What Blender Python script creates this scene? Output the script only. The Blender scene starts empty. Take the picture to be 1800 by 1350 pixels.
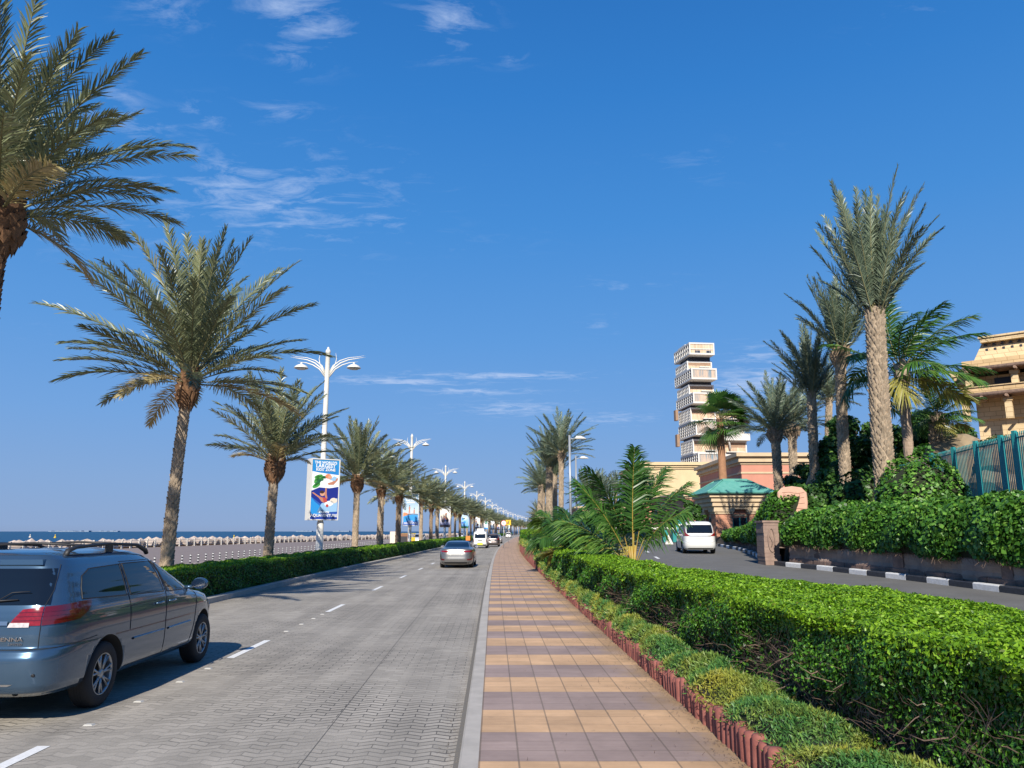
import bpy, bmesh, math, random
import numpy as np
from mathutils import Vector, Matrix, Euler

# ------------------------------------------------------------------ camera, world, sun, exposure
SC = bpy.context.scene
COL = SC.collection
CAM_H = 1.95
TH = math.atan(259 / 1352)
cam_d = bpy.data.cameras.new("camera")
cam = bpy.data.objects.new("camera", cam_d); COL.objects.link(cam)
cam.location = (0, 0, CAM_H)
cam.rotation_euler = (math.pi / 2 + TH, 0, 0)
cam_d.lens = 27.04; cam_d.sensor_width = 36; cam_d.clip_start = 0.1; cam_d.clip_end = 60000
SC.camera = cam
SUN_EL, SUN_AZ = math.radians(33), math.radians(185)      # azimuth clockwise from +Y
W = bpy.data.worlds.new("World"); SC.world = W; W.use_nodes = True
nt = W.node_tree; nt.nodes.clear()
def N(nt, t, **kw):
    n = nt.nodes.new(t)
    for k, v in kw.items():
        if k == 'inp':
            for a, b in v.items(): n.inputs[a].default_value = b
        else: setattr(n, k, v)
    return n
def LK(nt, a, b): nt.links.new(a, b)
def mth(nt, op, a, b=None, clamp=False):
    n = N(nt, 'ShaderNodeMath', operation=op); n.use_clamp = clamp
    for i, v in enumerate((a, b)):
        if v is None: continue
        if isinstance(v, (int, float)): n.inputs[i].default_value = v
        else: LK(nt, v, n.inputs[i])
    return n.outputs[0]
sky = N(nt, 'ShaderNodeTexSky', sky_type='NISHITA', sun_disc=False, sun_elevation=SUN_EL, sun_rotation=SUN_AZ,
        air_density=1.0, dust_density=0.25, ozone_density=3.0, altitude=0)
tc = N(nt, 'ShaderNodeTexCoord')
sep = N(nt, 'ShaderNodeSeparateXYZ'); LK(nt, tc.outputs['Generated'], sep.inputs[0])
# a clear maritime winter sky: the physical sky blended with measured colours by elevation
EXPO = 0.45
ramp = N(nt, 'ShaderNodeValToRGB'); LK(nt, mth(nt, 'ADD', mth(nt, 'MULTIPLY', sep.outputs[2], .5), .5), ramp.inputs[0])
def lin(c): return tuple(((v / 255 + .055) / 1.055) ** 2.4 if v > 10 else v / 255 / 12.92 for v in c)
_st = [(0, (95, 90, 85)), (.498, (135, 158, 196)), (.502, (137, 165, 208)), (.53, (130, 166, 215)), (.57, (114, 163, 222)), (.62, (94, 155, 222)), (.69, (70, 142, 216)), (.76, (52, 127, 205)), (.84, (38, 108, 186)), (1.0, (25, 80, 155))]
e = ramp.color_ramp.elements
while len(e) < len(_st): e.new(.5)
for k, (pos, c) in enumerate(_st): e[k].position = pos; e[k].color = (*lin(c), 1)
rs = N(nt, 'ShaderNodeVectorMath', operation='SCALE'); rs.inputs['Scale'].default_value = 10 / 2 ** EXPO; LK(nt, ramp.outputs[0], rs.inputs[0])
hsv = N(nt, 'ShaderNodeMixRGB', inp={0: .97}); LK(nt, sky.outputs[0], hsv.inputs[1]); LK(nt, rs.outputs[0], hsv.inputs[2])
zc = mth(nt, 'MAXIMUM', sep.outputs[2], 0.02)
# clouds: a flat layer overhead (direction / height), thin and broken, thicker in a few banks
zz = mth(nt, 'ADD', zc, 0.06)
px_ = mth(nt, 'DIVIDE', sep.outputs[0], zz); py_ = mth(nt, 'DIVIDE', sep.outputs[1], zz)
comb = N(nt, 'ShaderNodeCombineXYZ'); LK(nt, px_, comb.inputs[0]); LK(nt, py_, comb.inputs[1])
mp = N(nt, 'ShaderNodeMapping'); mp.inputs['Rotation'].default_value = (0, 0, math.radians(14)); mp.inputs['Scale'].default_value = (1.0, 1.9, 1)
LK(nt, comb.outputs[0], mp.inputs[0])
n1 = N(nt, 'ShaderNodeTexNoise', inp={'Scale': 7.0, 'Detail': 9, 'Roughness': 0.68, 'Distortion': 0.6}); LK(nt, mp.outputs[0], n1.inputs['Vector'])
n2 = N(nt, 'ShaderNodeTexNoise', inp={'Scale': 1.3, 'Detail': 3, 'Roughness': 0.5}); LK(nt, mp.outputs[0], n2.inputs['Vector'])
def px_dir(x, y):
    vx = (x - 900) / 1352; vy = -(y - 675) / 1352; c, s = math.cos(TH), math.sin(TH)
    return Vector((vx, c - vy * s, s + vy * c)).normalized()
def bank(x, y, rx, ry, amt):
    """soft elliptical region of sky (world direction) where cloud forms"""
    d = px_dir(x, y); az = math.atan2(d.x, d.y); el = math.asin(d.z)
    A = mth(nt, 'ARCTAN2', sep.outputs[0], sep.outputs[1]); E = mth(nt, 'ARCSINE', sep.outputs[2])
    a = mth(nt, 'DIVIDE', mth(nt, 'SUBTRACT', A, az), rx); e = mth(nt, 'DIVIDE', mth(nt, 'SUBTRACT', E, el), ry)
    r = mth(nt, 'ADD', mth(nt, 'MULTIPLY', a, a), mth(nt, 'MULTIPLY', e, e))
    return mth(nt, 'MULTIPLY', mth(nt, 'POWER', 2.718, mth(nt, 'MULTIPLY', r, -1.0)), amt)
tot = None
for b in [(460, 350, .14, .045, .9), (530, 25, .07, .03, .95), (520, 95, .035, .02, .6), (790, 40, .05, .035, .8), (290, 10, .05, .02, .55), (230, 215, .05, .018, .75),
          (360, 205, .03, .015, .7), (500, 195, .045, .012, .5), (210, 170, .03, .015, .5), (100, 380, .13, .03, .45), (670, 385, .035, .012, .8),
          (900, 100, .025, .01, .5),
          (1340, 625, .035, .016, 1.0), (1330, 675, .075, .022, 1.15), (690, 670, .10, .006, 1.2), (880, 661, .12, .005, 1.2), (900, 718, .07, .010, 1.0), (1080, 735, .05, .008, .9),
          (830, 688, .08, .005, 1.1), (600, 330, .12, .05, .35), (1060, 570, .02, .012, .5), (1100, 500, .08, .01, .25), (1220, 290, .08, .02, .2), (1600, 35, .05, .02, .25), (700, 420, .15, .015, .2), (250, 600, .1, .01, .2)]:
    v = bank(*b); tot = v if tot is None else mth(nt, 'MAXIMUM', tot, v)
nz = mth(nt, 'ADD', mth(nt, 'MULTIPLY', n1.outputs[0], 0.9), mth(nt, 'MULTIPLY', n2.outputs[0], 0.12))
cl = mth(nt, 'MULTIPLY', mth(nt, 'SUBTRACT', mth(nt, 'ADD', nz, mth(nt, 'MULTIPLY', tot, .17)), 0.565), 4.6, clamp=True)
cl = mth(nt, 'MULTIPLY', cl, mth(nt, 'POWER', mth(nt, 'MINIMUM', tot, 1.0), .7))
cl = mth(nt, 'MULTIPLY', cl, 0.72, clamp=True)
mix = N(nt, 'ShaderNodeMixRGB'); LK(nt, cl, mix.inputs[0]); LK(nt, hsv.outputs[0], mix.inputs[1]); mix.inputs[2].default_value = (3.6, 4.6, 6.6, 1)
bg = N(nt, 'ShaderNodeBackground', inp={'Strength': 0.10}); LK(nt, mix.outputs[0], bg.inputs[0])
wo = N(nt, 'ShaderNodeOutputWorld'); LK(nt, bg.outputs[0], wo.inputs[0])
sd = bpy.data.lights.new("sun", 'SUN'); sd.energy = 4.9; sd.angle = math.radians(0.53); sd.color = (1.0, 0.93, 0.82)
sun = bpy.data.objects.new("sun", sd); COL.objects.link(sun)
tos = Vector((math.sin(SUN_AZ) * math.cos(SUN_EL), math.cos(SUN_AZ) * math.cos(SUN_EL), math.sin(SUN_EL)))
sun.rotation_euler = tos.to_track_quat('Z', 'Y').to_euler(); sun.location = (0, -5, 30)
SC.view_settings.view_transform = 'Standard'; SC.view_settings.look = 'None'
SC.view_settings.exposure = EXPO; SC.view_settings.gamma = 1.0; SC.view_settings.use_curve_mapping = False
SC.render.engine = 'CYCLES'
SC.cycles.use_denoising = True
SC.cycles.max_bounces = 6; SC.cycles.diffuse_bounces = 3; SC.cycles.glossy_bounces = 3; SC.cycles.transparent_max_bounces = 8
SC.cycles.caustics_reflective = False; SC.cycles.caustics_refractive = False
R = random.Random(7); RN = np.random.default_rng(7)

def at(x, y, Y):
    """point seen at photograph pixel (x, y), Y metres ahead"""
    d = px_dir(x, y); t = Y / d.y
    return Vector((d.x * t, Y, d.z * t + CAM_H))

# ------------------------------------------------------------------ object helpers
def props(o, label=None, cat=None, group=None, kind=None):
    if label: o['label'] = label
    if cat: o['category'] = cat
    if group: o['group'] = group
    if kind: o['kind'] = kind
    return o
def empty(name, loc, rz=0.0, label=None, cat=None, group=None):
    o = bpy.data.objects.new(name, None); COL.objects.link(o); o.location = loc; o.rotation_euler = (0, 0, rz)
    o.empty_display_size = .2
    return props(o, label, cat, group)
def children(o): return list(o.children)
def copy_tree(o, parent=None):
    c = o.copy(); COL.objects.link(c)
    if parent is not None: c.parent = parent
    for ch in children(o): copy_tree(ch, c)
    return c
def link(name, me, parent=None, loc=None):
    o = bpy.data.objects.new(name, me); COL.objects.link(o)
    if parent is not None: o.parent = parent
    if loc is not None: o.location = loc
    return o

class MB:
    def __init__(s): s.v = []; s.f = []; s.m = []; s.sm = []
    def add(s, vs, fs, mi=0, smooth=False):
        b = len(s.v); s.v += [tuple(v) for v in vs]
        for f in fs: s.f.append(tuple(b + i for i in f)); s.m.append(mi); s.sm.append(smooth)
        return s
    def box(s, x0, x1, y0, y1, z0, z1, mi=0, M=None, taper=None):
        vs = [(x, y, z) for z in (z0, z1) for y in (y0, y1) for x in (x0, x1)]
        if taper:
            cx, cy = (x0 + x1) / 2, (y0 + y1) / 2
            vs = vs[:4] + [(cx + (x - cx) * taper[0], cy + (y - cy) * taper[1], z) for x, y, z in vs[4:]]
        if M is not None: vs = [M @ Vector(v) for v in vs]
        return s.add(vs, [(0, 2, 3, 1), (4, 5, 7, 6), (0, 1, 5, 4), (2, 6, 7, 3), (0, 4, 6, 2), (1, 3, 7, 5)], mi)
    def tube(s, pts, rad, n=8, mi=0, cap=True, smooth=True, sq=1.0):
        pts = [Vector(p) for p in pts]
        if not hasattr(rad, '__len__'): rad = [rad] * len(pts)
        vs = []; up = None
        for i, p in enumerate(pts):
            t = (pts[min(i + 1, len(pts) - 1)] - pts[max(i - 1, 0)]).normalized()
            if up is None: up = Vector((0, 0, 1)) if abs(t.z) < .9 else Vector((0, 1, 0))
            a = t.cross(up).normalized(); up = a.cross(t).normalized()
            for k in range(n):
                q = 2 * math.pi * k / n
                vs.append(p + a * math.cos(q) * rad[i] + up * math.sin(q) * rad[i] * sq)
        fs = []
        for i in range(len(pts) - 1):
            for k in range(n):
                k2 = (k + 1) % n
                fs.append((i * n + k, i * n + k2, (i + 1) * n + k2, (i + 1) * n + k))
        s.add(vs, fs, mi, smooth)
        if cap:
            b = len(s.v) - len(vs); L = len(pts) - 1
            s.f.append(tuple(b + k for k in range(n))[::-1]); s.m.append(mi); s.sm.append(False)
            s.f.append(tuple(b + L * n + k for k in range(n))); s.m.append(mi); s.sm.append(False)
        return s
    def lathe(s, prof, n=16, mi=0, M=None, smooth=True, cap=True):
        vs = []
        for r, z in prof:
            for k in range(n):
                q = 2 * math.pi * k / n; vs.append(Vector((r * math.cos(q), r * math.sin(q), z)))
        if M is not None: vs = [M @ v for v in vs]
        fs = [(i * n + k, i * n + (k + 1) % n, (i + 1) * n + (k + 1) % n, (i + 1) * n + k) for i in range(len(prof) - 1) for k in range(n)]
        s.add(vs, fs, mi, smooth)
        if cap:
            b = len(s.v) - len(vs); L = len(prof) - 1
            s.f.append(tuple(b + k for k in range(n))[::-1]); s.m.append(mi); s.sm.append(False)
            s.f.append(tuple(b + L * n + k for k in range(n))); s.m.append(mi); s.sm.append(False)
        return s
    def prism(s, poly, z0, z1, mi=0, M=None):
        n = len(poly); vs = [Vector((x, y, z0)) for x, y in poly] + [Vector((x, y, z1)) for x, y in poly]
        if M is not None: vs = [M @ v for v in vs]
        fs = [tuple(range(n))[::-1], tuple(range(n, 2 * n))] + [(i, (i + 1) % n, n + (i + 1) % n, n + i) for i in range(n)]
        return s.add(vs, fs, mi)
    def grid(s, P, mi=0, smooth=True, closed=False):
        """P[i][j] points"""
        a, b = len(P), len(P[0]); vs = [p for r in P for p in r]
        fs = [(i * b + j, i * b + (j + 1) % b, (i + 1) * b + (j + 1) % b, (i + 1) * b + j) for i in range(a - 1) for j in range(b if closed else b - 1)]
        return s.add(vs, fs, mi, smooth)
    def mesh(s, name, mats):
        me = bpy.data.meshes.new(name); me.from_pydata(s.v, [], s.f); 
        for m in (mats if isinstance(mats, (list, tuple)) else [mats]): me.materials.append(m)
        me.polygons.foreach_set('material_index', s.m); me.polygons.foreach_set('use_smooth', s.sm); me.update()
        return me
    def build(s, name, mats, parent=None, loc=None, fix=False):
        me = s.mesh(name, mats)
        if fix:
            bm = bmesh.new(); bm.from_mesh(me); bmesh.ops.recalc_face_normals(bm, faces=bm.faces); bm.to_mesh(me); bm.free()
        return link(name, me, parent, loc)
def TM(loc=(0, 0, 0), rz=0.0, rx=0.0, ry=0.0, sc=1.0):
    return Matrix.Translation(loc) @ Euler((rx, ry, rz)).to_matrix().to_4x4() @ Matrix.Scale(sc, 4)

# ------------------------------------------------------------------ materials
MATS = {}
def mat(name, col, rough=0.8, metal=0.0, var=0.0, vscale=4.0, bump=0.0, bscale=30.0, spec=0.5, coat=0.0, col2=None, detail=5, emit=None, coords='Object', contrast=1.0, stretch=None):
    m = bpy.data.materials.new(name); m.use_nodes = True; t = m.node_tree; p = t.nodes['Principled BSDF']
    p.inputs['Base Color'].default_value = (*col, 1); p.inputs['Roughness'].default_value = rough; p.inputs['Metallic'].default_value = metal
    p.inputs['Specular IOR Level'].default_value = spec; p.inputs['Coat Weight'].default_value = coat
    if coat: p.inputs['Coat Roughness'].default_value = 0.04
    c = N(t, 'ShaderNodeTexCoord'); vec = c.outputs[coords]
    if stretch:
        g = N(t, 'ShaderNodeMapping'); g.inputs['Scale'].default_value = stretch; LK(t, vec, g.inputs[0]); vec = g.outputs[0]
    if var or col2:
        n = N(t, 'ShaderNodeTexNoise', inp={'Scale': vscale, 'Detail': detail, 'Roughness': .6}); LK(t, vec, n.inputs['Vector'])
        r = N(t, 'ShaderNodeMapRange', inp={'From Min': .5 - .25 / contrast, 'From Max': .5 + .25 / contrast}); LK(t, n.outputs[0], r.inputs[0])
        x = N(t, 'ShaderNodeMixRGB'); LK(t, r.outputs[0], x.inputs[0])
        if col2: x.inputs[1].default_value = (*col, 1); x.inputs[2].default_value = (*col2, 1)
        else:
            x.inputs[1].default_value = (*[min(1, k * (1 - var)) for k in col], 1); x.inputs[2].default_value = (*[min(1, k * (1 + var)) for k in col], 1)
        LK(t, x.outputs[0], p.inputs['Base Color'])
    if bump:
        n = N(t, 'ShaderNodeTexNoise', inp={'Scale': bscale, 'Detail': 6, 'Roughness': .65}); LK(t, vec, n.inputs['Vector'])
        b = N(t, 'ShaderNodeBump', inp={'Strength': min(bump, 1.0), 'Distance': .02 * max(1, bump)}); LK(t, n.outputs[0], b.inputs['Height']); LK(t, b.outputs[0], p.inputs['Normal'])
    if emit: p.inputs['Emission Color'].default_value = (*emit[:3], 1); p.inputs['Emission Strength'].default_value = emit[3]
    MATS[name] = m
    return m
def leafmat(name, stops, rough=0.45, trans=0.25, spec=0.4, big=0.0, bigcol=None, bigscale=1.2):
    """leaf surface: colour by a per-leaf random value; light passes through"""
    m = bpy.data.materials.new(name); m.use_nodes = True; t = m.node_tree; p = t.nodes['Principled BSDF']; out = t.nodes['Material Output']
    a = N(t, 'ShaderNodeAttribute', attribute_name='rnd')
    r = N(t, 'ShaderNodeValToRGB'); LK(t, a.outputs['Fac'], r.inputs[0])
    e = r.color_ramp.elements
    while len(e) < len(stops): e.new(.5)
    for k, (pos, c) in enumerate(stops): e[k].position = pos; e[k].color = (*c, 1)
    colo = r.outputs[0]
    if big:
        c = N(t, 'ShaderNodeTexCoord'); n = N(t, 'ShaderNodeTexNoise', inp={'Scale': bigscale, 'Detail': 3}); LK(t, c.outputs['Object'], n.inputs['Vector'])
        mr = N(t, 'ShaderNodeMapRange', inp={'From Min': .42, 'From Max': .74, 'To Max': big}); LK(t, n.outputs[0], mr.inputs[0])
        x = N(t, 'ShaderNodeMixRGB'); LK(t, mr.outputs[0], x.inputs[0]); LK(t, colo, x.inputs[1]); x.inputs[2].default_value = (*bigcol, 1); colo = x.outputs[0]
    LK(t, colo, p.inputs['Base Color']); p.inputs['Roughness'].default_value = rough; p.inputs['Specular IOR Level'].default_value = spec
    if trans:
        tr = N(t, 'ShaderNodeBsdfTranslucent'); LK(t, colo, tr.inputs[0]); mx = N(t, 'ShaderNodeMixShader', inp={0: trans})
        LK(t, p.outputs[0], mx.inputs[1]); LK(t, tr.outputs[0], mx.inputs[2]); LK(t, mx.outputs[0], out.inputs[0])
    MATS[name] = m
    return m
def np_mesh(name, V, F, mats, mi=None, rnd=None, smooth=False):
    """V (n,3); F (m,4) or (m,3) integer arrays"""
    me = bpy.data.meshes.new(name); k = F.shape[1]
    me.vertices.add(len(V)); me.vertices.foreach_set('co', np.ascontiguousarray(V, dtype=np.float32).ravel())
    me.loops.add(F.size); me.loops.foreach_set('vertex_index', np.ascontiguousarray(F, dtype=np.int32).ravel())
    me.polygons.add(len(F)); me.polygons.foreach_set('loop_start', np.arange(0, F.size, k, dtype=np.int32))
    for m in (mats if isinstance(mats, (list, tuple)) else [mats]): me.materials.append(m)
    if mi is not None: me.polygons.foreach_set('material_index', np.ascontiguousarray(mi, dtype=np.int32))
    if smooth: me.polygons.foreach_set('use_smooth', np.ones(len(F), dtype=bool))
    me.update(calc_edges=True)
    if rnd is not None:
        at_ = me.attributes.new('rnd', 'FLOAT', 'FACE'); at_.data.foreach_set('value', np.ascontiguousarray(rnd, dtype=np.float32))
    return me
def unit(a): return a / np.maximum(np.linalg.norm(a, axis=1, keepdims=True), 1e-9)
def leaves(P, Nn, size, aspect=.5, jit=.7, up=.3, rng=RN, sizevar=.48):
    """one rhombus leaf per point, facing roughly along Nn; returns V, F"""
    n = len(P); nn = unit(Nn + rng.normal(0, jit, (n, 3)))
    d = rng.normal(0, 1, (n, 3)); d[:, 2] += up; d = unit(d - (d * nn).sum(1, keepdims=True) * nn)
    w = np.cross(nn, d); s = (size * (1 + rng.uniform(-sizevar, sizevar, n)))[:, None] if np.isscalar(size) else (size * (1 + rng.uniform(-sizevar, sizevar, n)))[:, None]
    a = P - d * s * .5; b = P + d * s * .5; c = P - d * s * .05 + w * s * aspect * .5 + nn * s * .08; e = P - d * s * .05 - w * s * aspect * .5 + nn * s * .08
    V = np.stack([a, c, b, e], 1).reshape(-1, 3); F = np.arange(4 * n).reshape(-1, 4)
    return V, F
def join(parts):
    V = []; F = []; b = 0
    for v, f in parts: V.append(v); F.append(f + b); b += len(v)
    return np.concatenate(V), np.concatenate(F)

# ------------------------------------------------------------------ the road's line
_Ky = np.array([-30, -10, 0, 7, 13, 24, 37, 52, 70, 90, 114, 150, 200, 263, 330, 420, 550, 700, 1000, 1500])
_Kx = np.array([.3, -.1, -.28, -.43, -.58, -.85, -1.1, -1.35, -1.52, -1.58, -1.42, -.9, .0, 1.4, 3.6, 8, 18, 34, 80, 190])
_yy = np.arange(-30, 1500, 1.0); _kk = np.interp(_yy, _Ky, _Kx)
for _ in range(60): _kk[1:-1] = (_kk[:-2] + _kk[1:-1] * 2 + _kk[2:]) / 4
def K(Y): return np.interp(Y, _yy, _kk)
def fn(*pts):
    xs = [p[0] for p in pts]; ys = [p[1] for p in pts]
    return lambda Y: np.interp(Y, xs, ys)
LW = fn((-30, 7.9), (7, 7.8), (22, 7.5), (44, 7.2), (60, 6.7), (90, 6.5), (1500, 6.5))        # road width
LK_ = lambda Y: K(Y) - LW(Y)                                                                    # left kerb
ZS = lambda Y: np.minimum(.1 + .017 * np.maximum(Y, 0), 1.1)                                    # side road level
RK = fn((-10, 14.5), (5, 13.8), (12, 13.1), (19.3, 12.4), (23.6, 11.9), (28.1, 11.1), (30.8, 10.4), (32.0, 10.35), (34.8, 11.0), (40.1, 12.2), (45.8, 13.1), (52, 13.6), (60, 13.9), (200, 14.5))  # side road's right kerb
HF = lambda Y: K(Y) + fn((-10, 3.1), (4, 3.05), (6, 2.95), (9, 2.8), (13, 2.65), (20, 2.5), (34, 2.42), (400, 2.6))(Y)   # hedge front
HW = fn((-10, 2.05), (9, 2.05), (12, 1.6), (15, 1.2), (20, 1.05), (34, 1.0), (40, 1.3), (400, 1.6))                          # hedge width
def strip(name, Ys, xl, xr, z, mats, parent=None, nx=1, kind=None, zl=None, mi=None):
    """a sheet following the road; UV in metres (u across from the main kerb, v along)"""
    Ys = list(Ys); V = []; F = []; UV = []; s = 0
    for i, Y in enumerate(Ys):
        if i: s += math.hypot(Ys[i] - Ys[i - 1], float(K(Ys[i]) - K(Ys[i - 1])))
        a, b = float(xl(Y)), float(xr(Y)); k = float(K(Y))
        for j in range(nx + 1):
            x = a + (b - a) * j / nx; V.append((x, Y, z(Y, x) if callable(z) else z)); UV.append((x - k, s + Ys[0]))
    w = nx + 1
    for i in range(len(Ys) - 1):
        for j in range(nx): F.append((i * w + j, i * w + j + 1, (i + 1) * w + j + 1, (i + 1) * w + j))
    me = bpy.data.meshes.new(name); me.from_pydata(V, [], F)
    for m in (mats if isinstance(mats, (list, tuple)) else [mats]): me.materials.append(m)
    uv = me.uv_layers.new(name='UVMap'); 
    for l in me.loops: uv.data[l.index].uv = UV[l.vertex_index]
    me.update(); o = link(name, me, parent)
    if kind: o['kind'] = kind
    return o
YS = [-12, -8, -4, 0] + list(np.arange(2, 60, 2.0)) + list(np.arange(60, 200, 5.0)) + list(np.arange(200, 1001, 20.0))
# ------------------------------------------------------------------ ground materials
def paver_mat():
    m = bpy.data.materials.new('zigzag_pavers'); m.use_nodes = True; t = m.node_tree; p = t.nodes['Principled BSDF']
    uv = N(t, 'ShaderNodeUVMap'); s = N(t, 'ShaderNodeSeparateXYZ'); LK(t, uv.outputs[0], s.inputs[0])
    def tri(x, per): return mth(t, 'PINGPONG', x, per)
    y2 = mth(t, 'ADD', s.outputs[1], mth(t, 'MULTIPLY', tri(s.outputs[0], .14), .50))
    c = N(t, 'ShaderNodeCombineXYZ'); LK(t, mth(t, 'MULTIPLY', s.outputs[0], 2.4), c.inputs[0]); LK(t, y2, c.inputs[1])
    bt = N(t, 'ShaderNodeTexBrick', inp={'Scale': 1.0, 'Mortar Size': .014, 'Mortar Smooth': .25, 'Bias': 0.0, 'Brick Width': .672, 'Row Height': .12,
           'Color1': (.375, .34, .288, 1), 'Color2': (.295, .268, .226, 1), 'Mortar': (.06, .055, .048, 1)}); bt.offset = .5
    LK(t, c.outputs[0], bt.inputs['Vector'])
    # sand and dust have filled the joints in patches
    tc2 = N(t, 'ShaderNodeTexCoord'); n = N(t, 'ShaderNodeTexNoise', inp={'Scale': .35, 'Detail': 5, 'Roughness': .6}); LK(t, tc2.outputs['Object'], n.inputs['Vector'])
    dust = N(t, 'ShaderNodeMapRange', inp={'From Min': .42, 'From Max': .58, 'To Min': .0, 'To Max': .82}); LK(t, n.outputs[0], dust.inputs[0])
    xm = N(t, 'ShaderNodeMixRGB', inp={2: (.345, .315, .268, 1)}); LK(t, mth(t, 'MULTIPLY', dust.outputs[0], bt.outputs['Fac']), xm.inputs[0]); LK(t, bt.outputs[0], xm.inputs[1])
    # wheel tracks worn a little darker along each lane, fine blotches
    n3 = N(t, 'ShaderNodeTexNoise', inp={'Scale': 1.0, 'Detail': 6, 'Roughness': .65}); mp2 = N(t, 'ShaderNodeMapping'); mp2.inputs['Scale'].default_value = (2.2, .18, 1)
    LK(t, uv.outputs[0], mp2.inputs[0]); LK(t, mp2.outputs[0], n3.inputs['Vector'])
    r3 = N(t, 'ShaderNodeMapRange', inp={'From Min': .3, 'From Max': .7, 'To Min': .84, 'To Max': 1.12}); LK(t, n3.outputs[0], r3.inputs[0])
    n4 = N(t, 'ShaderNodeTexNoise', inp={'Scale': 60, 'Detail': 3}); LK(t, tc2.outputs['Object'], n4.inputs['Vector'])
    r4 = N(t, 'ShaderNodeMapRange', inp={'From Min': .3, 'From Max': .7, 'To Min': .9, 'To Max': 1.1}); LK(t, n4.outputs[0], r4.inputs[0])
    v1 = N(t, 'ShaderNodeVectorMath', operation='SCALE'); LK(t, xm.outputs[0], v1.inputs[0]); LK(t, mth(t, 'MULTIPLY', r3.outputs[0], r4.outputs[0]), v1.inputs['Scale'])
    wt = mth(t, 'ABSOLUTE', mth(t, 'SUBTRACT', mth(t, 'PINGPONG', mth(t, 'ADD', s.outputs[0], 1.05), .85), .42))
    tr_ = N(t, 'ShaderNodeMapRange', inp={'From Min': .0, 'From Max': .3, 'To Min': .90, 'To Max': 1.02}); LK(t, wt, tr_.inputs[0])
    oil = N(t, 'ShaderNodeTexNoise', inp={'Scale': .9, 'Detail': 4, 'Roughness': .7}); LK(t, tc2.outputs['Object'], oil.inputs['Vector']); ro = N(t, 'ShaderNodeMapRange', inp={'From Min': .62, 'From Max': .74, 'To Min': 1.0, 'To Max': .74}); LK(t, oil.outputs[0], ro.inputs[0])
    v5 = N(t, 'ShaderNodeVectorMath', operation='SCALE'); LK(t, v1.outputs[0], v5.inputs[0]); LK(t, mth(t, 'MULTIPLY', tr_.outputs[0], ro.outputs[0]), v5.inputs['Scale'])
    LK(t, v5.outputs[0], p.inputs['Base Color']); p.inputs['Roughness'].default_value = .85
    b = N(t, 'ShaderNodeBump', inp={'Strength': .45, 'Distance': .01}); b.invert = True
    LK(t, mth(t, 'MULTIPLY', bt.outputs['Fac'], mth(t, 'SUBTRACT', 1.0, dust.outputs[0])), b.inputs['Height']); LK(t, b.outputs[0], p.inputs['Normal'])
    return m
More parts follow.
